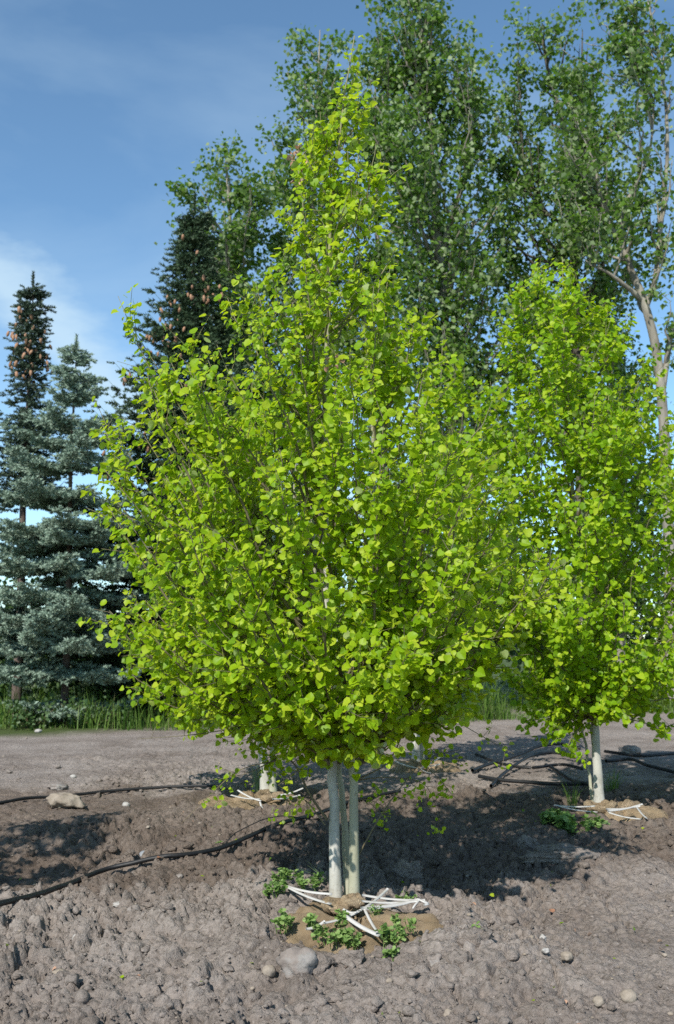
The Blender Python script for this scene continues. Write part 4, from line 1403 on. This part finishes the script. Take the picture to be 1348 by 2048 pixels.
def tuft(px, py, wpx, hpx, label, seed, mat, n=60, wid=0.003, z=0.0, lean=(0, 0)):
    r = np.random.default_rng(seed)
    g = atz(px, py, z)
    sc = g[1] / F
    h = hpx * sc
    mb = MB()
    for q in range(n):
        a = r.uniform(0, 6.28)
        b = g + np.array([math.cos(a), math.sin(a), 0]) * r.random() * wpx * sc * 0.12
        d = np.array([math.cos(a) * wpx * sc * 0.5 * r.random() + lean[0] * h, math.sin(a) * wpx * sc * 0.4 * r.random() + lean[1] * h, h * r.uniform(0.5, 1)])
        p1, p2 = b + d * np.array([.35, .35, .6]), b + d * np.array([1, 1, r.uniform(0.75, 1)])
        s = unit(np.cross(d, r.normal(size=3))) * wid / 2
        V = [b - s, b + s, p1 - s * .9, p1 + s * .9, p2]
        mb.add(np.array(V), [(0, 1, 3, 2)], [(2, 3, 4)])
    o = mb.build('grass_tuft', mat, smooth=False, origin=tuple(g))
    return tag(o, label, 'grass', 'grass tufts round the trees')


tuft(522, 1592, 90, 95, 'wispy grey green grass tuft behind the strapped burlap left of the middle clump', 1, M['wisp'], 110, 0.004)
tuft(655, 1790, 90, 70, 'thin wispy grass tuft just left of the middle trunks', 2, M['wisp'], 22, 0.003, lean=(-.4, 0))
tuft(1225, 1600, 80, 80, 'dark wispy grass tuft just right of the right trunk', 3, M['grass'], 60, 0.005)
tuft(1145, 1620, 70, 70, 'thin grass stems left of the right trunk', 4, M['grass'], 26, 0.005)

# fallen green leaves and bits of bark on the soil
def litter():
    r = np.random.default_rng(9)
    P, n = [], 0
    for k in range(130):
        yy = 3.6 + r.random() ** 1.3 * 5.5
        xx = r.uniform(-0.36, 0.36) * yy
        P.append((xx, yy, float(ground_z(xx, yy)) + 0.008))
    P = np.array(P)
    m = len(P)
    Rm = frames(unit(r.normal(size=(m, 3)) * np.array([1, 1, .2])), unit(np.array([0, 0, 1.0]) + r.normal(size=(m, 3)) * 0.5))
    mb = MB()
    g = 85
    scatter(mb, LEAF_BANK, P[:g], Rm[:g], 0.026 * r.uniform(0.5, 1.2, g), r)
    tag(mb.build('fallen_leaves', M['aspen_leaf'], smooth=False), 'small fallen green leaves dotted over the soil', 'leaves', kind='stuff')
    mb = MB()
    scatter(mb, LEAF_BANK, P[g:], Rm[g:], 0.03 * r.uniform(0.5, 1.2, m - g), r)
    tag(mb.build('fallen_debris', M['dead_leaf'], smooth=False), 'small brown dead leaves dotted over the soil', 'leaves', kind='stuff')


litter()

# ------------------------------------------------------------------ spruces
def shoot_template(n=26, length=1.0, nl=0.30, seed=0, flat=0.75, upb=0.25, wid=0.062):
    r = np.random.default_rng(seed)
    V, T = [], []
    for k in range(n):
        t = (k + 0.5) / n
        a = k * 2.39996
        d = unit(np.array([math.cos(a), 0.75, math.sin(a) * flat + upb]))
        b = np.array([0, t * length, 0])
        e = b + d * nl * r.uniform(0.8, 1.1) * (1.1 - 0.35 * t)
        s = unit(np.cross(d, r.normal(size=3))) * wid
        i = len(V)
        V += [b - s, b + s, e]
        T.append((i, i + 1, i + 2))
    # woody axis so all needles belong to one shoot
    return np.array(V), np.array(T)


SHOOTS = [shoot_template(18, seed=s, nl=0.42, wid=0.085) for s in range(4)]


def make_spruce(label, base, height, env, mat, seed, whorl=0.30, per=6, droop=0.15, tipup=0.25, z0=0.5, shoot=0.17, hang=0.0, trunk_r=0.11, ncone=0, cone_z=(0.6, 1.0), dens=1.0, lead=0.5, sides=1.0, thin=None):
    r = np.random.default_rng(seed)
    base = np.asarray(base, float)
    root = empty('spruce_tree', base, label, 'tree', 'spruces at the edge of the field')
    mb = MB()
    zz = np.linspace(0, height, 16)
    P = np.stack([base[0] + 0.02 * np.sin(zz), base[1] + zz * 0, base[2] + zz], axis=1)
    mb.tube(P, trunk_r * (1 - zz / height) ** 0.9 + 0.008, 10)
    mb.build('trunk', M['spruce_bark'], root)
    cones = []
    z = z0
    ph = r.uniform(0, 6.28)
    while z < height - 0.12:
        L0 = env(z)
        fz = z / height
        nb = max(4, int(round(per * (0.75 + 0.4 * r.random()))))
        ph += 1.1
        for q in range(nb):
            a = ph + q * 2 * math.pi / nb + r.normal() * 0.22
            L = L0 * r.uniform(0.72, 1.12)
            if thin is not None and r.random() < thin(z): continue
            if L < 0.06: continue
            hd = np.array([math.cos(a), math.sin(a), 0])
            c = np.array([base[0], base[1], base[2] + z + r.normal() * whorl * 0.14])
            t = np.linspace(0, 1, 8)
            rise = 0.55 * sstep(0.55, 1.0, np.array(fz))          # upper boughs ascend
            zc = L * (rise * t - droop * (1 - rise) * np.sin(t * 2.4) * 1.2 + tipup * t ** 2.5)
            BP = c + hd * (L * t)[:, None] + np.array([0, 0, 1.0]) * zc[:, None]
            mb = MB()
            mb.tube(BP, np.linspace(0.006 + 0.010 * L, 0.003, 8), 4)
            SPs, SDs, SNs = [], [], []
            def add_axis(pa, pb, m, up):
                d = pb - pa
                for u in range(m):
                    SPs.append(pa + d * (u / m)); SDs.append(d); SNs.append(up)
            nseg = max(2, int(L / shoot * 1.15 * dens))
            bp = interp_path(BP, np.linspace(0.04, 1, nseg + 1))
            for u in range(nseg):
                SPs.append(bp[u]); SDs.append(bp[u + 1] - bp[u]); SNs.append(np.array([0, 0, 1.0]))
            SPs.append(bp[-1]); SDs.append(bp[-1] - bp[-2]); SNs.append(np.array([0, 0, 1.0]))
            ns = max(2, int(L / 0.11 * dens))
            for u in range(ns):
                f = 0.08 + 0.90 * (u + r.random()) / ns
                pc = interp_path(BP, [f])[0]
                dm = unit(interp_path(BP, [min(1, f + .1)])[0] - interp_path(BP, [max(0, f - .1)])[0])
                for sgn in (-1, 1):
                    ls = (0.10 + 0.42 * L * (1 - f) * (0.5 + f)) * r.uniform(0.6, 1.15) * sides
                    ls = min(ls, 0.75)
                    lat = np.array([-hd[1], hd[0], 0]) * sgn
                    sd = unit(dm * 0.75 + lat * 0.85 + np.array([0, 0, r.normal() * 0.12 - hang]))
                    m = max(1, int(ls / shoot * 1.2))
                    pe = pc + sd * ls + np.array([0, 0, -hang * ls * 0.4])
                    add_axis(pc, pe, m, np.array([0, 0, 1.0]))
                    # little side tips
                    for w in range(m):
                        if r.random() < 0.75:
                            pcc = pc + (pe - pc) * ((w + 0.4) / m)
                            sd2 = unit(sd + unit(np.cross(sd, np.array([0, 0, 1.0]))) * r.choice([-1, 1]) * 0.9 + np.array([0, 0, r.normal() * 0.25 - hang * 0.6]))
                            SPs.append(pcc); SDs.append(sd2 * shoot * r.uniform(0.6, 1.0)); SNs.append(np.array([0, 0, 1.0]))
                    if ncone and cone_z[0] < fz < cone_z[1] and r.random() < 0.4:
                        cones.append(pe + sd * 0.06 + hd * 0.05 + np.array([0, 0, -0.05]))
            SPs, SDs, SNs = np.array(SPs), np.array(SDs), np.array(SNs)
            SDs = SDs + r.normal(size=SDs.shape) * 0.012
            Rm = frames(SDs, SNs + r.normal(size=SNs.shape) * 0.2)
            scatter(mb, SHOOTS, SPs, Rm, shoot * r.uniform(0.85, 1.25, len(SPs)), r)
            mb.build('bough', mat, root, smooth=False)
        z += whorl * (0.75 + 0.5 * r.random()) * (1 - 0.35 * fz)
    # leader
    mb = MB()
    top = np.array([base[0], base[1], base[2] + height - lead * 0.35])
    pts = np.array([top + np.array([0, 0, lead * u / 5]) for u in range(5)])
    scatter(mb, SHOOTS, pts, frames(np.repeat([[0.02, 0, 1.0]], 5, 0), np.repeat([[0, -1.0, 0]], 5, 0)), np.full(5, shoot), r)
    mb.build('leader', mat, root, smooth=False)
    if ncone:
        cv, ct = ICO[2]
        cm = cone_mesh()
        cones = np.array(cones)
        dd = np.linalg.norm(cones - np.array([0, 0, CH]), axis=1)
        near = np.argsort(dd)[:len(dd) * 2 // 3]
        seeds = cones[r.permutation(near)[:max(6, ncone // 6)]]
        w = np.min(np.linalg.norm(cones[near][:, None] - seeds[None], axis=2), axis=1) + r.random(len(near)) * 0.12
        idx = near[np.argsort(w)[:ncone]]
        for i in idx:
            o = bpy.data.objects.new('cone', cm)
            col.objects.link(o)
            o.parent = root
            o.location = cones[i] - base
            o.rotation_euler = (r.normal() * 0.25, r.normal() * 0.25, r.uniform(0, 6.28))
            o.scale = [float(r.uniform(0.8, 1.15))] * 3
    return root


CONE = []


def cone_mesh():
    if CONE: return CONE[0]
    n, m = 7, 8
    V, Q = [], []
    prof = [(0.012, 0.0), (0.026, -0.02), (0.031, -0.05), (0.028, -0.08), (0.021, -0.105), (0.010, -0.125), (0.002, -0.13)]
    for k, (rr, z) in enumerate(prof):
        for j in range(m):
            a = j * 2 * math.pi / m + k * 0.4
            s = 1.0 + 0.16 * ((j + k) % 2)
            V.append((rr * s * math.cos(a), rr * s * math.sin(a), z))
    for k in range(n - 1):
        for j in range(m):
            Q.append((k * m + j, k * m + (j + 1) % m, (k + 1) * m + (j + 1) % m, (k + 1) * m + j))
    me = mesh('cone', V, [np.array(Q)], False)
    me.materials.append(M['cone'])
    CONE.append(me)
    return me


def env1(pts):
    z = [p[0] for p in pts]; v = [p[1] for p in pts]
    return lambda q: float(np.interp(q, z, v))


# blue spruce
b = atz(118, 1455, 0.0); YS = b[1]
top = at(136, 705, YS)
H = top[2]
make_spruce('pale blue spruce with flat layered boughs and a bare pointed leader', (at(128, 1400, YS)[0], YS, 0), H, env1([(0, 1.1), (1.0, 1.5), (2.2, 1.75), (3.2, 1.65), (4.2, 1.45), (5.0, 1.15), (5.5, .85), (5.75, .65), (5.95, .45), (6.1, .55), (6.3, .34), (H - .4, .32), (H - .25, .3), (H - .12, .12), (H, .05)]),
            M['needle_blue'], 3, whorl=0.58, per=10, droop=0.13, tipup=0.10, z0=0.5, shoot=0.16, trunk_r=0.07, lead=0.45, dens=1.5, thin=lambda z: 0.25 if z < 1.5 else 0.03)
# slender dark spruce at the left edge
YT = YS + 1.6
top = at(38, 570, YT)
make_spruce('slender dark spruce with drooping boughs and tan cones at the left edge', (at(36, 1300, YT)[0], YT, 0), top[2], env1([(0, .9), (2, 1.25), (4, 1.0), (5.2, .72), (6.2, .52), (6.8, .33), (7.4, .30), (8.2, .26), (9.2, .12)]),
            M['needle_mid'], 5, whorl=0.26, per=8, droop=0.55, tipup=0.12, z0=1.1, shoot=0.16, hang=0.5, trunk_r=0.10, ncone=52, cone_z=(0.76, 1.0), lead=0.3, dens=0.68, thin=lambda z: 0.82 if z < 4.6 else 0.05)
# dark spruce behind the aspen
YD = YS + 2.2
top = at(385, 420, YD)
make_spruce('big dark green spruce hung with brown cones behind the left of the middle clump', (at(372, 1300, YD)[0], YD, 0), top[2], env1([(0, 2.2), (2, 2.5), (4, 2.2), (5.2, 1.9), (6.5, 1.6), (7.6, 1.15), (8.6, .8), (9.4, .5), (10, .3), (10.8, .1)]),
            M['needle_dark'], 8, whorl=0.30, per=9, droop=0.22, tipup=0.30, z0=0.6, shoot=0.19, hang=0.15, trunk_r=0.17, ncone=170, cone_z=(0.45, 0.97), lead=0.5, dens=0.58)


# ------------------------------------------------------------------ poplars
def make_poplar(label, base, stem_pts, limbs, env, nbranch, nleaf, seed, leaf=0.118, zc=(3.0, None), bark='poplar_bark', trunk_r=0.14, clump=0.30, extra=()):
    r = np.random.default_rng(seed)
    base = np.asarray(base, float)
    root = empty('poplar_tree', base, label, 'tree', 'tall poplars behind the nursery row')
    P = spline(stem_pts, 40)
    t = np.linspace(0, 1, 40)
    rad = trunk_r * (1 - t) ** 0.8 + 0.012
    mb = MB(); mb.tube(P, rad, 10)
    mb.build('trunk', M[bark], root)
    axes = [(P, rad)]
    for pts, r0 in limbs:
        LPp = spline(pts, 24)
        rd = r0 * (1 - np.linspace(0, 1, 24)) ** 0.8 + 0.01
        mb = MB(); mb.tube(LPp, rd, 8)
        mb.build('limb', M[bark], root)
        axes.append((LPp, rd))
    ztop = max(a[0][-1][2] for a in axes)
    cl, cd, cs = [], [], []
    for k in range(nbranch):
        for _ in range(40):
            z = r.uniform(zc[0], ztop)
            l_, r_ = env(z)
            if r.random() < (l_ + r_) / 4.0 + 0.2: break
        phi = k * 2.39996 + r.normal() * 0.3
        cx, sx = math.cos(phi), math.sin(phi)
        rx = r_ if cx > 0 else l_
        rr = 1.08 * math.hypot(rx * cx, 0.5 * (l_ + r_) * sx) * math.sqrt(r.uniform(0.22, 1.0))
        i = int(np.argmin(np.abs(P[:, 2] - z)))
        mid = P[i] if P[-1][2] > z else P[-1]
        tip = np.array([mid[0] + cx * rr, mid[1] + sx * rr, z])
        if k < len(extra): tip = np.asarray(extra[k], float)
        # nearest axis point lower down
        best = None
        for AP, rd in axes:
            d = np.linalg.norm(AP - (tip - np.array([0, 0, 0.9 * rr + 0.2])), axis=1)
            j = int(np.argmin(d))
            if best is None or d[j] < best[0]: best = (d[j], AP[j], rd[j])
        p0 = best[1]
        L = np.linalg.norm(tip - p0)
        BP = curve_branch(p0, tip, r.uniform(0.05, 0.3), r, 8, 0.05)
        mb = MB()
        mb.tube(BP, min(best[2] * 0.7, 0.010 + 0.016 * L) * (1 - np.linspace(0, 1, 8)) ** 0.8 + 0.005, 5)
        m = max(3, int(L * 3.2))
        for q in range(m):
            f = r.uniform(0.25, 1.0)
            c = interp_path(BP, [f])[0]
            e = c + unit(r.normal(size=3) + np.array([0, 0, 0.4])) * r.uniform(0.2, 0.6)
            mb.tube(np.stack([c, (c + e) / 2 + r.normal(size=3) * 0.03, e]), [0.008, 0.006, 0.003], 3, cap=False)
            cl.append(e); cl.append((c + e) / 2); cs += [1.0, 0.7]
        cl.append(tip); cs.append(1.1)
        mb.build('branch', M[bark], root)
    cl, cs = np.array(cl), np.array(cs)
    nleaf = int(nleaf * 1.1)
    wts = np.exp(r.normal(size=len(cl)) * 1.0)
    pick = r.choice(len(cl), nleaf, p=wts / wts.sum())
    off = r.normal(size=(nleaf, 3)) * np.array([1, 1, 0.85]) * clump * 0.55
    LPp = cl[pick] + off * cs[pick][:, None]
    nor = unit(r.normal(size=(nleaf, 3)) * 0.8 + np.array([0, 0, 0.35]) + np.array(SUN)[None] * 0.15)
    axd = unit(r.normal(size=(nleaf, 3)) * 0.7 + np.array([0, 0, -0.6]))
    mb = MB()
    scatter(mb, [SIMPLE_LEAF], LPp, frames(axd, nor), leaf * r.uniform(0.6, 1.3, nleaf), r)
    cr = mb.build('crown', M['poplar_leaf'], root, smooth=False)
    cr['kind'] = 'stuff'
    return root


def pop_env(Y, cx, rows):
    return env_px(Y, cx, rows)


Y1 = 22.5
make_poplar('round-topped poplar behind the big dark spruce, shortest of the row', at(490, 1395, Y1) * np.array([1, 1, 0]), [at(490, 1395, Y1), at(485, 1000, Y1), at(470, 600, Y1), at(450, 300, Y1)], [],
            pop_env(Y1, 470, [(290, 435, 470), (330, 395, 540), (400, 362, 590), (500, 380, 610), (600, 400, 620), (800, 400, 640), (1000, 420, 620), (1150, 440, 580)]), 125, 17500, 1, zc=(3.0, None), trunk_r=0.12)
Y2 = 23.5
make_poplar('leaning narrow poplar whose top shows left of the middle clump tip', at(650, 1390, Y2) * np.array([1, 1, 0]), [at(650, 1390, Y2), at(640, 1000, Y2), at(625, 500, Y2), at(640, 60, Y2)], [],
            pop_env(Y2, 630, [(55, 625, 655), (100, 570, 690), (200, 545, 705), (280, 512, 720), (400, 530, 730), (600, 540, 740), (800, 540, 740), (1000, 560, 720), (1150, 580, 700)]), 110, 15500, 2, zc=(2.6, None), trunk_r=0.12)
Y3 = 21.5
make_poplar('tall dense poplar with pale trunk rising right of the middle clump', at(905, 1405, Y3) * np.array([1, 1, 0]), [at(905, 1405, Y3), at(902, 900, Y3), at(890, 650, Y3), at(872, 400, Y3), at(850, 180, Y3), at(838, -30, Y3)],
            [([at(884, 500, Y3), at(905, 430, Y3 - .3), at(935, 340, Y3 - .5), at(950, 200, Y3 - .5)], 0.06), ([at(886, 560, Y3), at(850, 480, Y3 + .3), at(800, 350, Y3 + .4), at(765, 180, Y3 + .4)], 0.05)],
            pop_env(Y3, 865, [(-30, 800, 880), (40, 768, 930), (120, 765, 965), (220, 735, 1015), (320, 735, 1030), (450, 750, 1040), (600, 760, 1040), (800, 780, 1030), (950, 810, 990), (1100, 840, 960)]), 205, 26500, 3, zc=(3.0, None), trunk_r=0.13, extra=[at(px + random.uniform(-14, 14), py + random.uniform(-14, 14), Y3 + random.uniform(-.9, .9)) for px, py in
            [(800, 20), (840, -20), (880, 10), (785, 60), (830, 50), (870, 60), (920, 60), (790, 110), (830, 110), (870, 115), (910, 110), (950, 110), (800, 160), (850, 160), (890, 165), (930, 160), (770, 90), (960, 170), (820, 200), (860, 210), (900, 215), (940, 220), (845, 80), (860, 30)]])
Y4 = 23.0
make_poplar('airy poplar with dark trunk between the dense poplar and the forked one', at(1165, 1400, Y4) * np.array([1, 1, 0]), [at(1165, 1400, Y4), at(1160, 900, Y4), at(1148, 520, Y4), at(1138, 300, Y4), at(1100, 160, Y4), at(1080, 50, Y4)],
            [([at(1140, 330, Y4), at(1160, 220, Y4), at(1165, 60, Y4)], 0.06), ([at(1145, 460, Y4), at(1090, 420, Y4), at(1050, 330, Y4), at(1040, 200, Y4)], 0.04)],
            pop_env(Y4, 1100, [(50, 1060, 1120), (90, 1010, 1180), (180, 985, 1215), (300, 960, 1225), (450, 950, 1200), (600, 955, 1195), (800, 970, 1190), (1000, 1030, 1180)]), 165, 20000, 4, zc=(3.0, None), bark='poplar_bark_dark', trunk_r=0.13, extra=[at(px, py, Y4 + random.uniform(-.8, .8)) for px, py in [(985, 130), (970, 190), (995, 230), (1005, 280), (980, 300), (1000, 350), (975, 380), (1010, 420), (990, 470), (970, 520), (1005, 560), (985, 620), (1010, 660), (1020, 180), (1015, 320), (965, 440), (995, 590), (1000, 720)]])
Y5 = 20.0
make_poplar('forked poplar with pale bare limbs at the right edge', at(1345, 1400, Y5) * np.array([1, 1, 0]), [at(1345, 1400, Y5), at(1335, 1000, Y5), at(1318, 740, Y5), at(1290, 610, Y5), at(1262, 540, Y5), at(1240, 480, Y5), at(1205, 420, Y5), at(1190, 330, Y5)],
            [([at(1240, 480, Y5), at(1250, 420, Y5), at(1275, 360, Y5), at(1300, 300, Y5), at(1310, 180, Y5)], 0.055), ([at(1292, 612, Y5), at(1310, 560, Y5), at(1322, 450, Y5), at(1335, 300, Y5), at(1325, 150, Y5), at(1295, 0, Y5)], 0.06),
             ([at(1285, 600, Y5), at(1255, 575, Y5 - .2), at(1215, 545, Y5 - .4), at(1180, 530, Y5 - .5)], 0.05), ([at(1325, 780, Y5), at(1345, 660, Y5), at(1380, 600, Y5), at(1400, 400, Y5)], 0.06)],
            pop_env(Y5, 1300, [(-60, 1260, 1350), (40, 1250, 1400), (150, 1235, 1420), (300, 1200, 1430), (450, 1190, 1440), (560, 1185, 1440), (650, 1200, 1440)]), 85, 6200, 5, zc=(9.6, None), trunk_r=0.115, extra=[at(px, py, Y5 + random.uniform(-.6, .6)) for px, py in [(1290, -40), (1320, -20), (1300, 40), (1340, 60), (1280, 80), (1320, 120), (1345, 160), (1300, 190), (1330, 230), (1280, 140), (1265, 60), (1310, 280), (1345, 320), (1310, 360), (1345, 440), (1350, 520), (1340, 600), (1360, 650), (1330, 480)]])
Y6 = 24.5
make_poplar('poplar in the gap between the middle clump and the dense poplar', at(770, 1392, Y6) * np.array([1, 1, 0]), [at(770, 1392, Y6), at(765, 900, Y6), at(755, 500, Y6), at(750, 115, Y6)], [],
            pop_env(Y6, 755, [(115, 745, 765), (180, 725, 790), (300, 715, 810), (500, 700, 830), (800, 700, 840), (1000, 710, 830), (1150, 730, 800)]), 80, 11000, 6, zc=(1.8, None), trunk_r=0.11)
Y7 = 25.0
make_poplar('low poplar seen between the bright right clump and the forked trunk', at(1240, 1390, Y7) * np.array([1, 1, 0]), [at(1240, 1390, Y7), at(1245, 1100, Y7), at(1245, 800, Y7), at(1235, 680, Y7)], [],
            pop_env(Y7, 1245, [(680, 1220, 1270), (800, 1160, 1330), (900, 1150, 1350), (1100, 1180, 1330)]), 60, 8500, 7, zc=(2.5, None), trunk_r=0.11)


# ------------------------------------------------------------------ undergrowth
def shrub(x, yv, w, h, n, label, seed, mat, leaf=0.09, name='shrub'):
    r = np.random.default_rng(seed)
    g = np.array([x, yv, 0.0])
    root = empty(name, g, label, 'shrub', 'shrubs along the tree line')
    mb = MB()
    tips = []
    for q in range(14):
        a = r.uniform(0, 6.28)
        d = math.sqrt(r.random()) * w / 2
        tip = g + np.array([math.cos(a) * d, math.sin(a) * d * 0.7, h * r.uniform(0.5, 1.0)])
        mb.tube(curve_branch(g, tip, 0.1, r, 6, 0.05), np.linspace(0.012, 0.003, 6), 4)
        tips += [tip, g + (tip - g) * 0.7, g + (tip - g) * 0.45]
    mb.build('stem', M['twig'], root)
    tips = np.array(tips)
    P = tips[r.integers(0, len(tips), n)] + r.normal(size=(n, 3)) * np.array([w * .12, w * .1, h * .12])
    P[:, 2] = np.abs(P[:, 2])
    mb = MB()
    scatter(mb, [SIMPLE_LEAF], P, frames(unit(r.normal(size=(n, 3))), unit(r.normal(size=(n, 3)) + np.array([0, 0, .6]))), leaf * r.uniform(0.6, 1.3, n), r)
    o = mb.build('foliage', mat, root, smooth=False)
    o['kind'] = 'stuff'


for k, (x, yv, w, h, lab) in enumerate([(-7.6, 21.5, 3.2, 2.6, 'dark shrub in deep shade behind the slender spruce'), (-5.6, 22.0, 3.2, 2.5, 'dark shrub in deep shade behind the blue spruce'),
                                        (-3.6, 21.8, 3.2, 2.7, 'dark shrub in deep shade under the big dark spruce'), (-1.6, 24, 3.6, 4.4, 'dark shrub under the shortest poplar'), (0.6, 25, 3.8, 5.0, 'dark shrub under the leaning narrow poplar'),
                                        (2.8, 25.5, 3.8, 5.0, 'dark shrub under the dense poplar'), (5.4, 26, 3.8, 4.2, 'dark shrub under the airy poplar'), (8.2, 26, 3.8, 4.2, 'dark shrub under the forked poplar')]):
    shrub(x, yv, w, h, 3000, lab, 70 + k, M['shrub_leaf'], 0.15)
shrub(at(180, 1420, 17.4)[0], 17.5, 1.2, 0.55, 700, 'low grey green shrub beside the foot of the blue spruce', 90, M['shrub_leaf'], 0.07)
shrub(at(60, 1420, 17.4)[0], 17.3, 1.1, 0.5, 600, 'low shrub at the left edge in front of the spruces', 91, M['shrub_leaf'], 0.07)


def grass():
    r = np.random.default_rng(3)
    n = 18500
    yy = 17.0 + r.random(n) ** 1.6 * 9
    xx = r.uniform(-0.42, 0.42, n) * yy * 1.15
    edge = 16.4 + 0.75 * xx.clip(-3, 7) * 0.9 + 1.6 * fbm(xx, yy, 1.1, 3, 77) + 1.2
    yy = np.maximum(yy, edge) + r.random(n) ** 2 * 0.8
    h = r.uniform(0.12, 0.6, n) * np.clip(0.65 + 2.4 * fbm(xx, yy, 0.8, 3, 90), 0.12, 1.7)
    z = ground_z(xx, yy)
    b = np.stack([xx, yy, z], axis=1)
    a = r.uniform(0, 6.28, n)
    lean = r.uniform(0.05, 0.9, n)[:, None] * np.stack([np.cos(a), np.sin(a), 0 * a], axis=1)
    p1 = b + (lean * 0.35 + np.array([0, 0, 0.6])) * h[:, None]
    p2 = b + (lean + np.array([0, 0, 0.95])) * h[:, None]
    s = np.stack([np.cos(a + 1.5), np.sin(a + 1.5), 0 * a], axis=1) * (r.uniform(0.004, 0.010, n))[:, None]
    V = np.stack([b - s, b + s, p1 - s * .8, p1 + s * .8, p2], axis=1).reshape(-1, 3)
    k = (np.arange(n) * 5)[:, None]
    mb = MB()
    mb.add(V, np.array([[0, 1, 3, 2]]) + k, np.array([[2, 3, 4]]) + k)
    tag(mb.build('rough_grass', M['grass'], smooth=False), 'rough green grass along the foot of the tree line', 'grass', kind='stuff')


grass()
tris = sum(len(o.data.polygons) for o in bpy.data.objects if o.type == 'MESH' and o.data.users == 1)
print('polygons', tris, 'objects', len(bpy.data.objects))
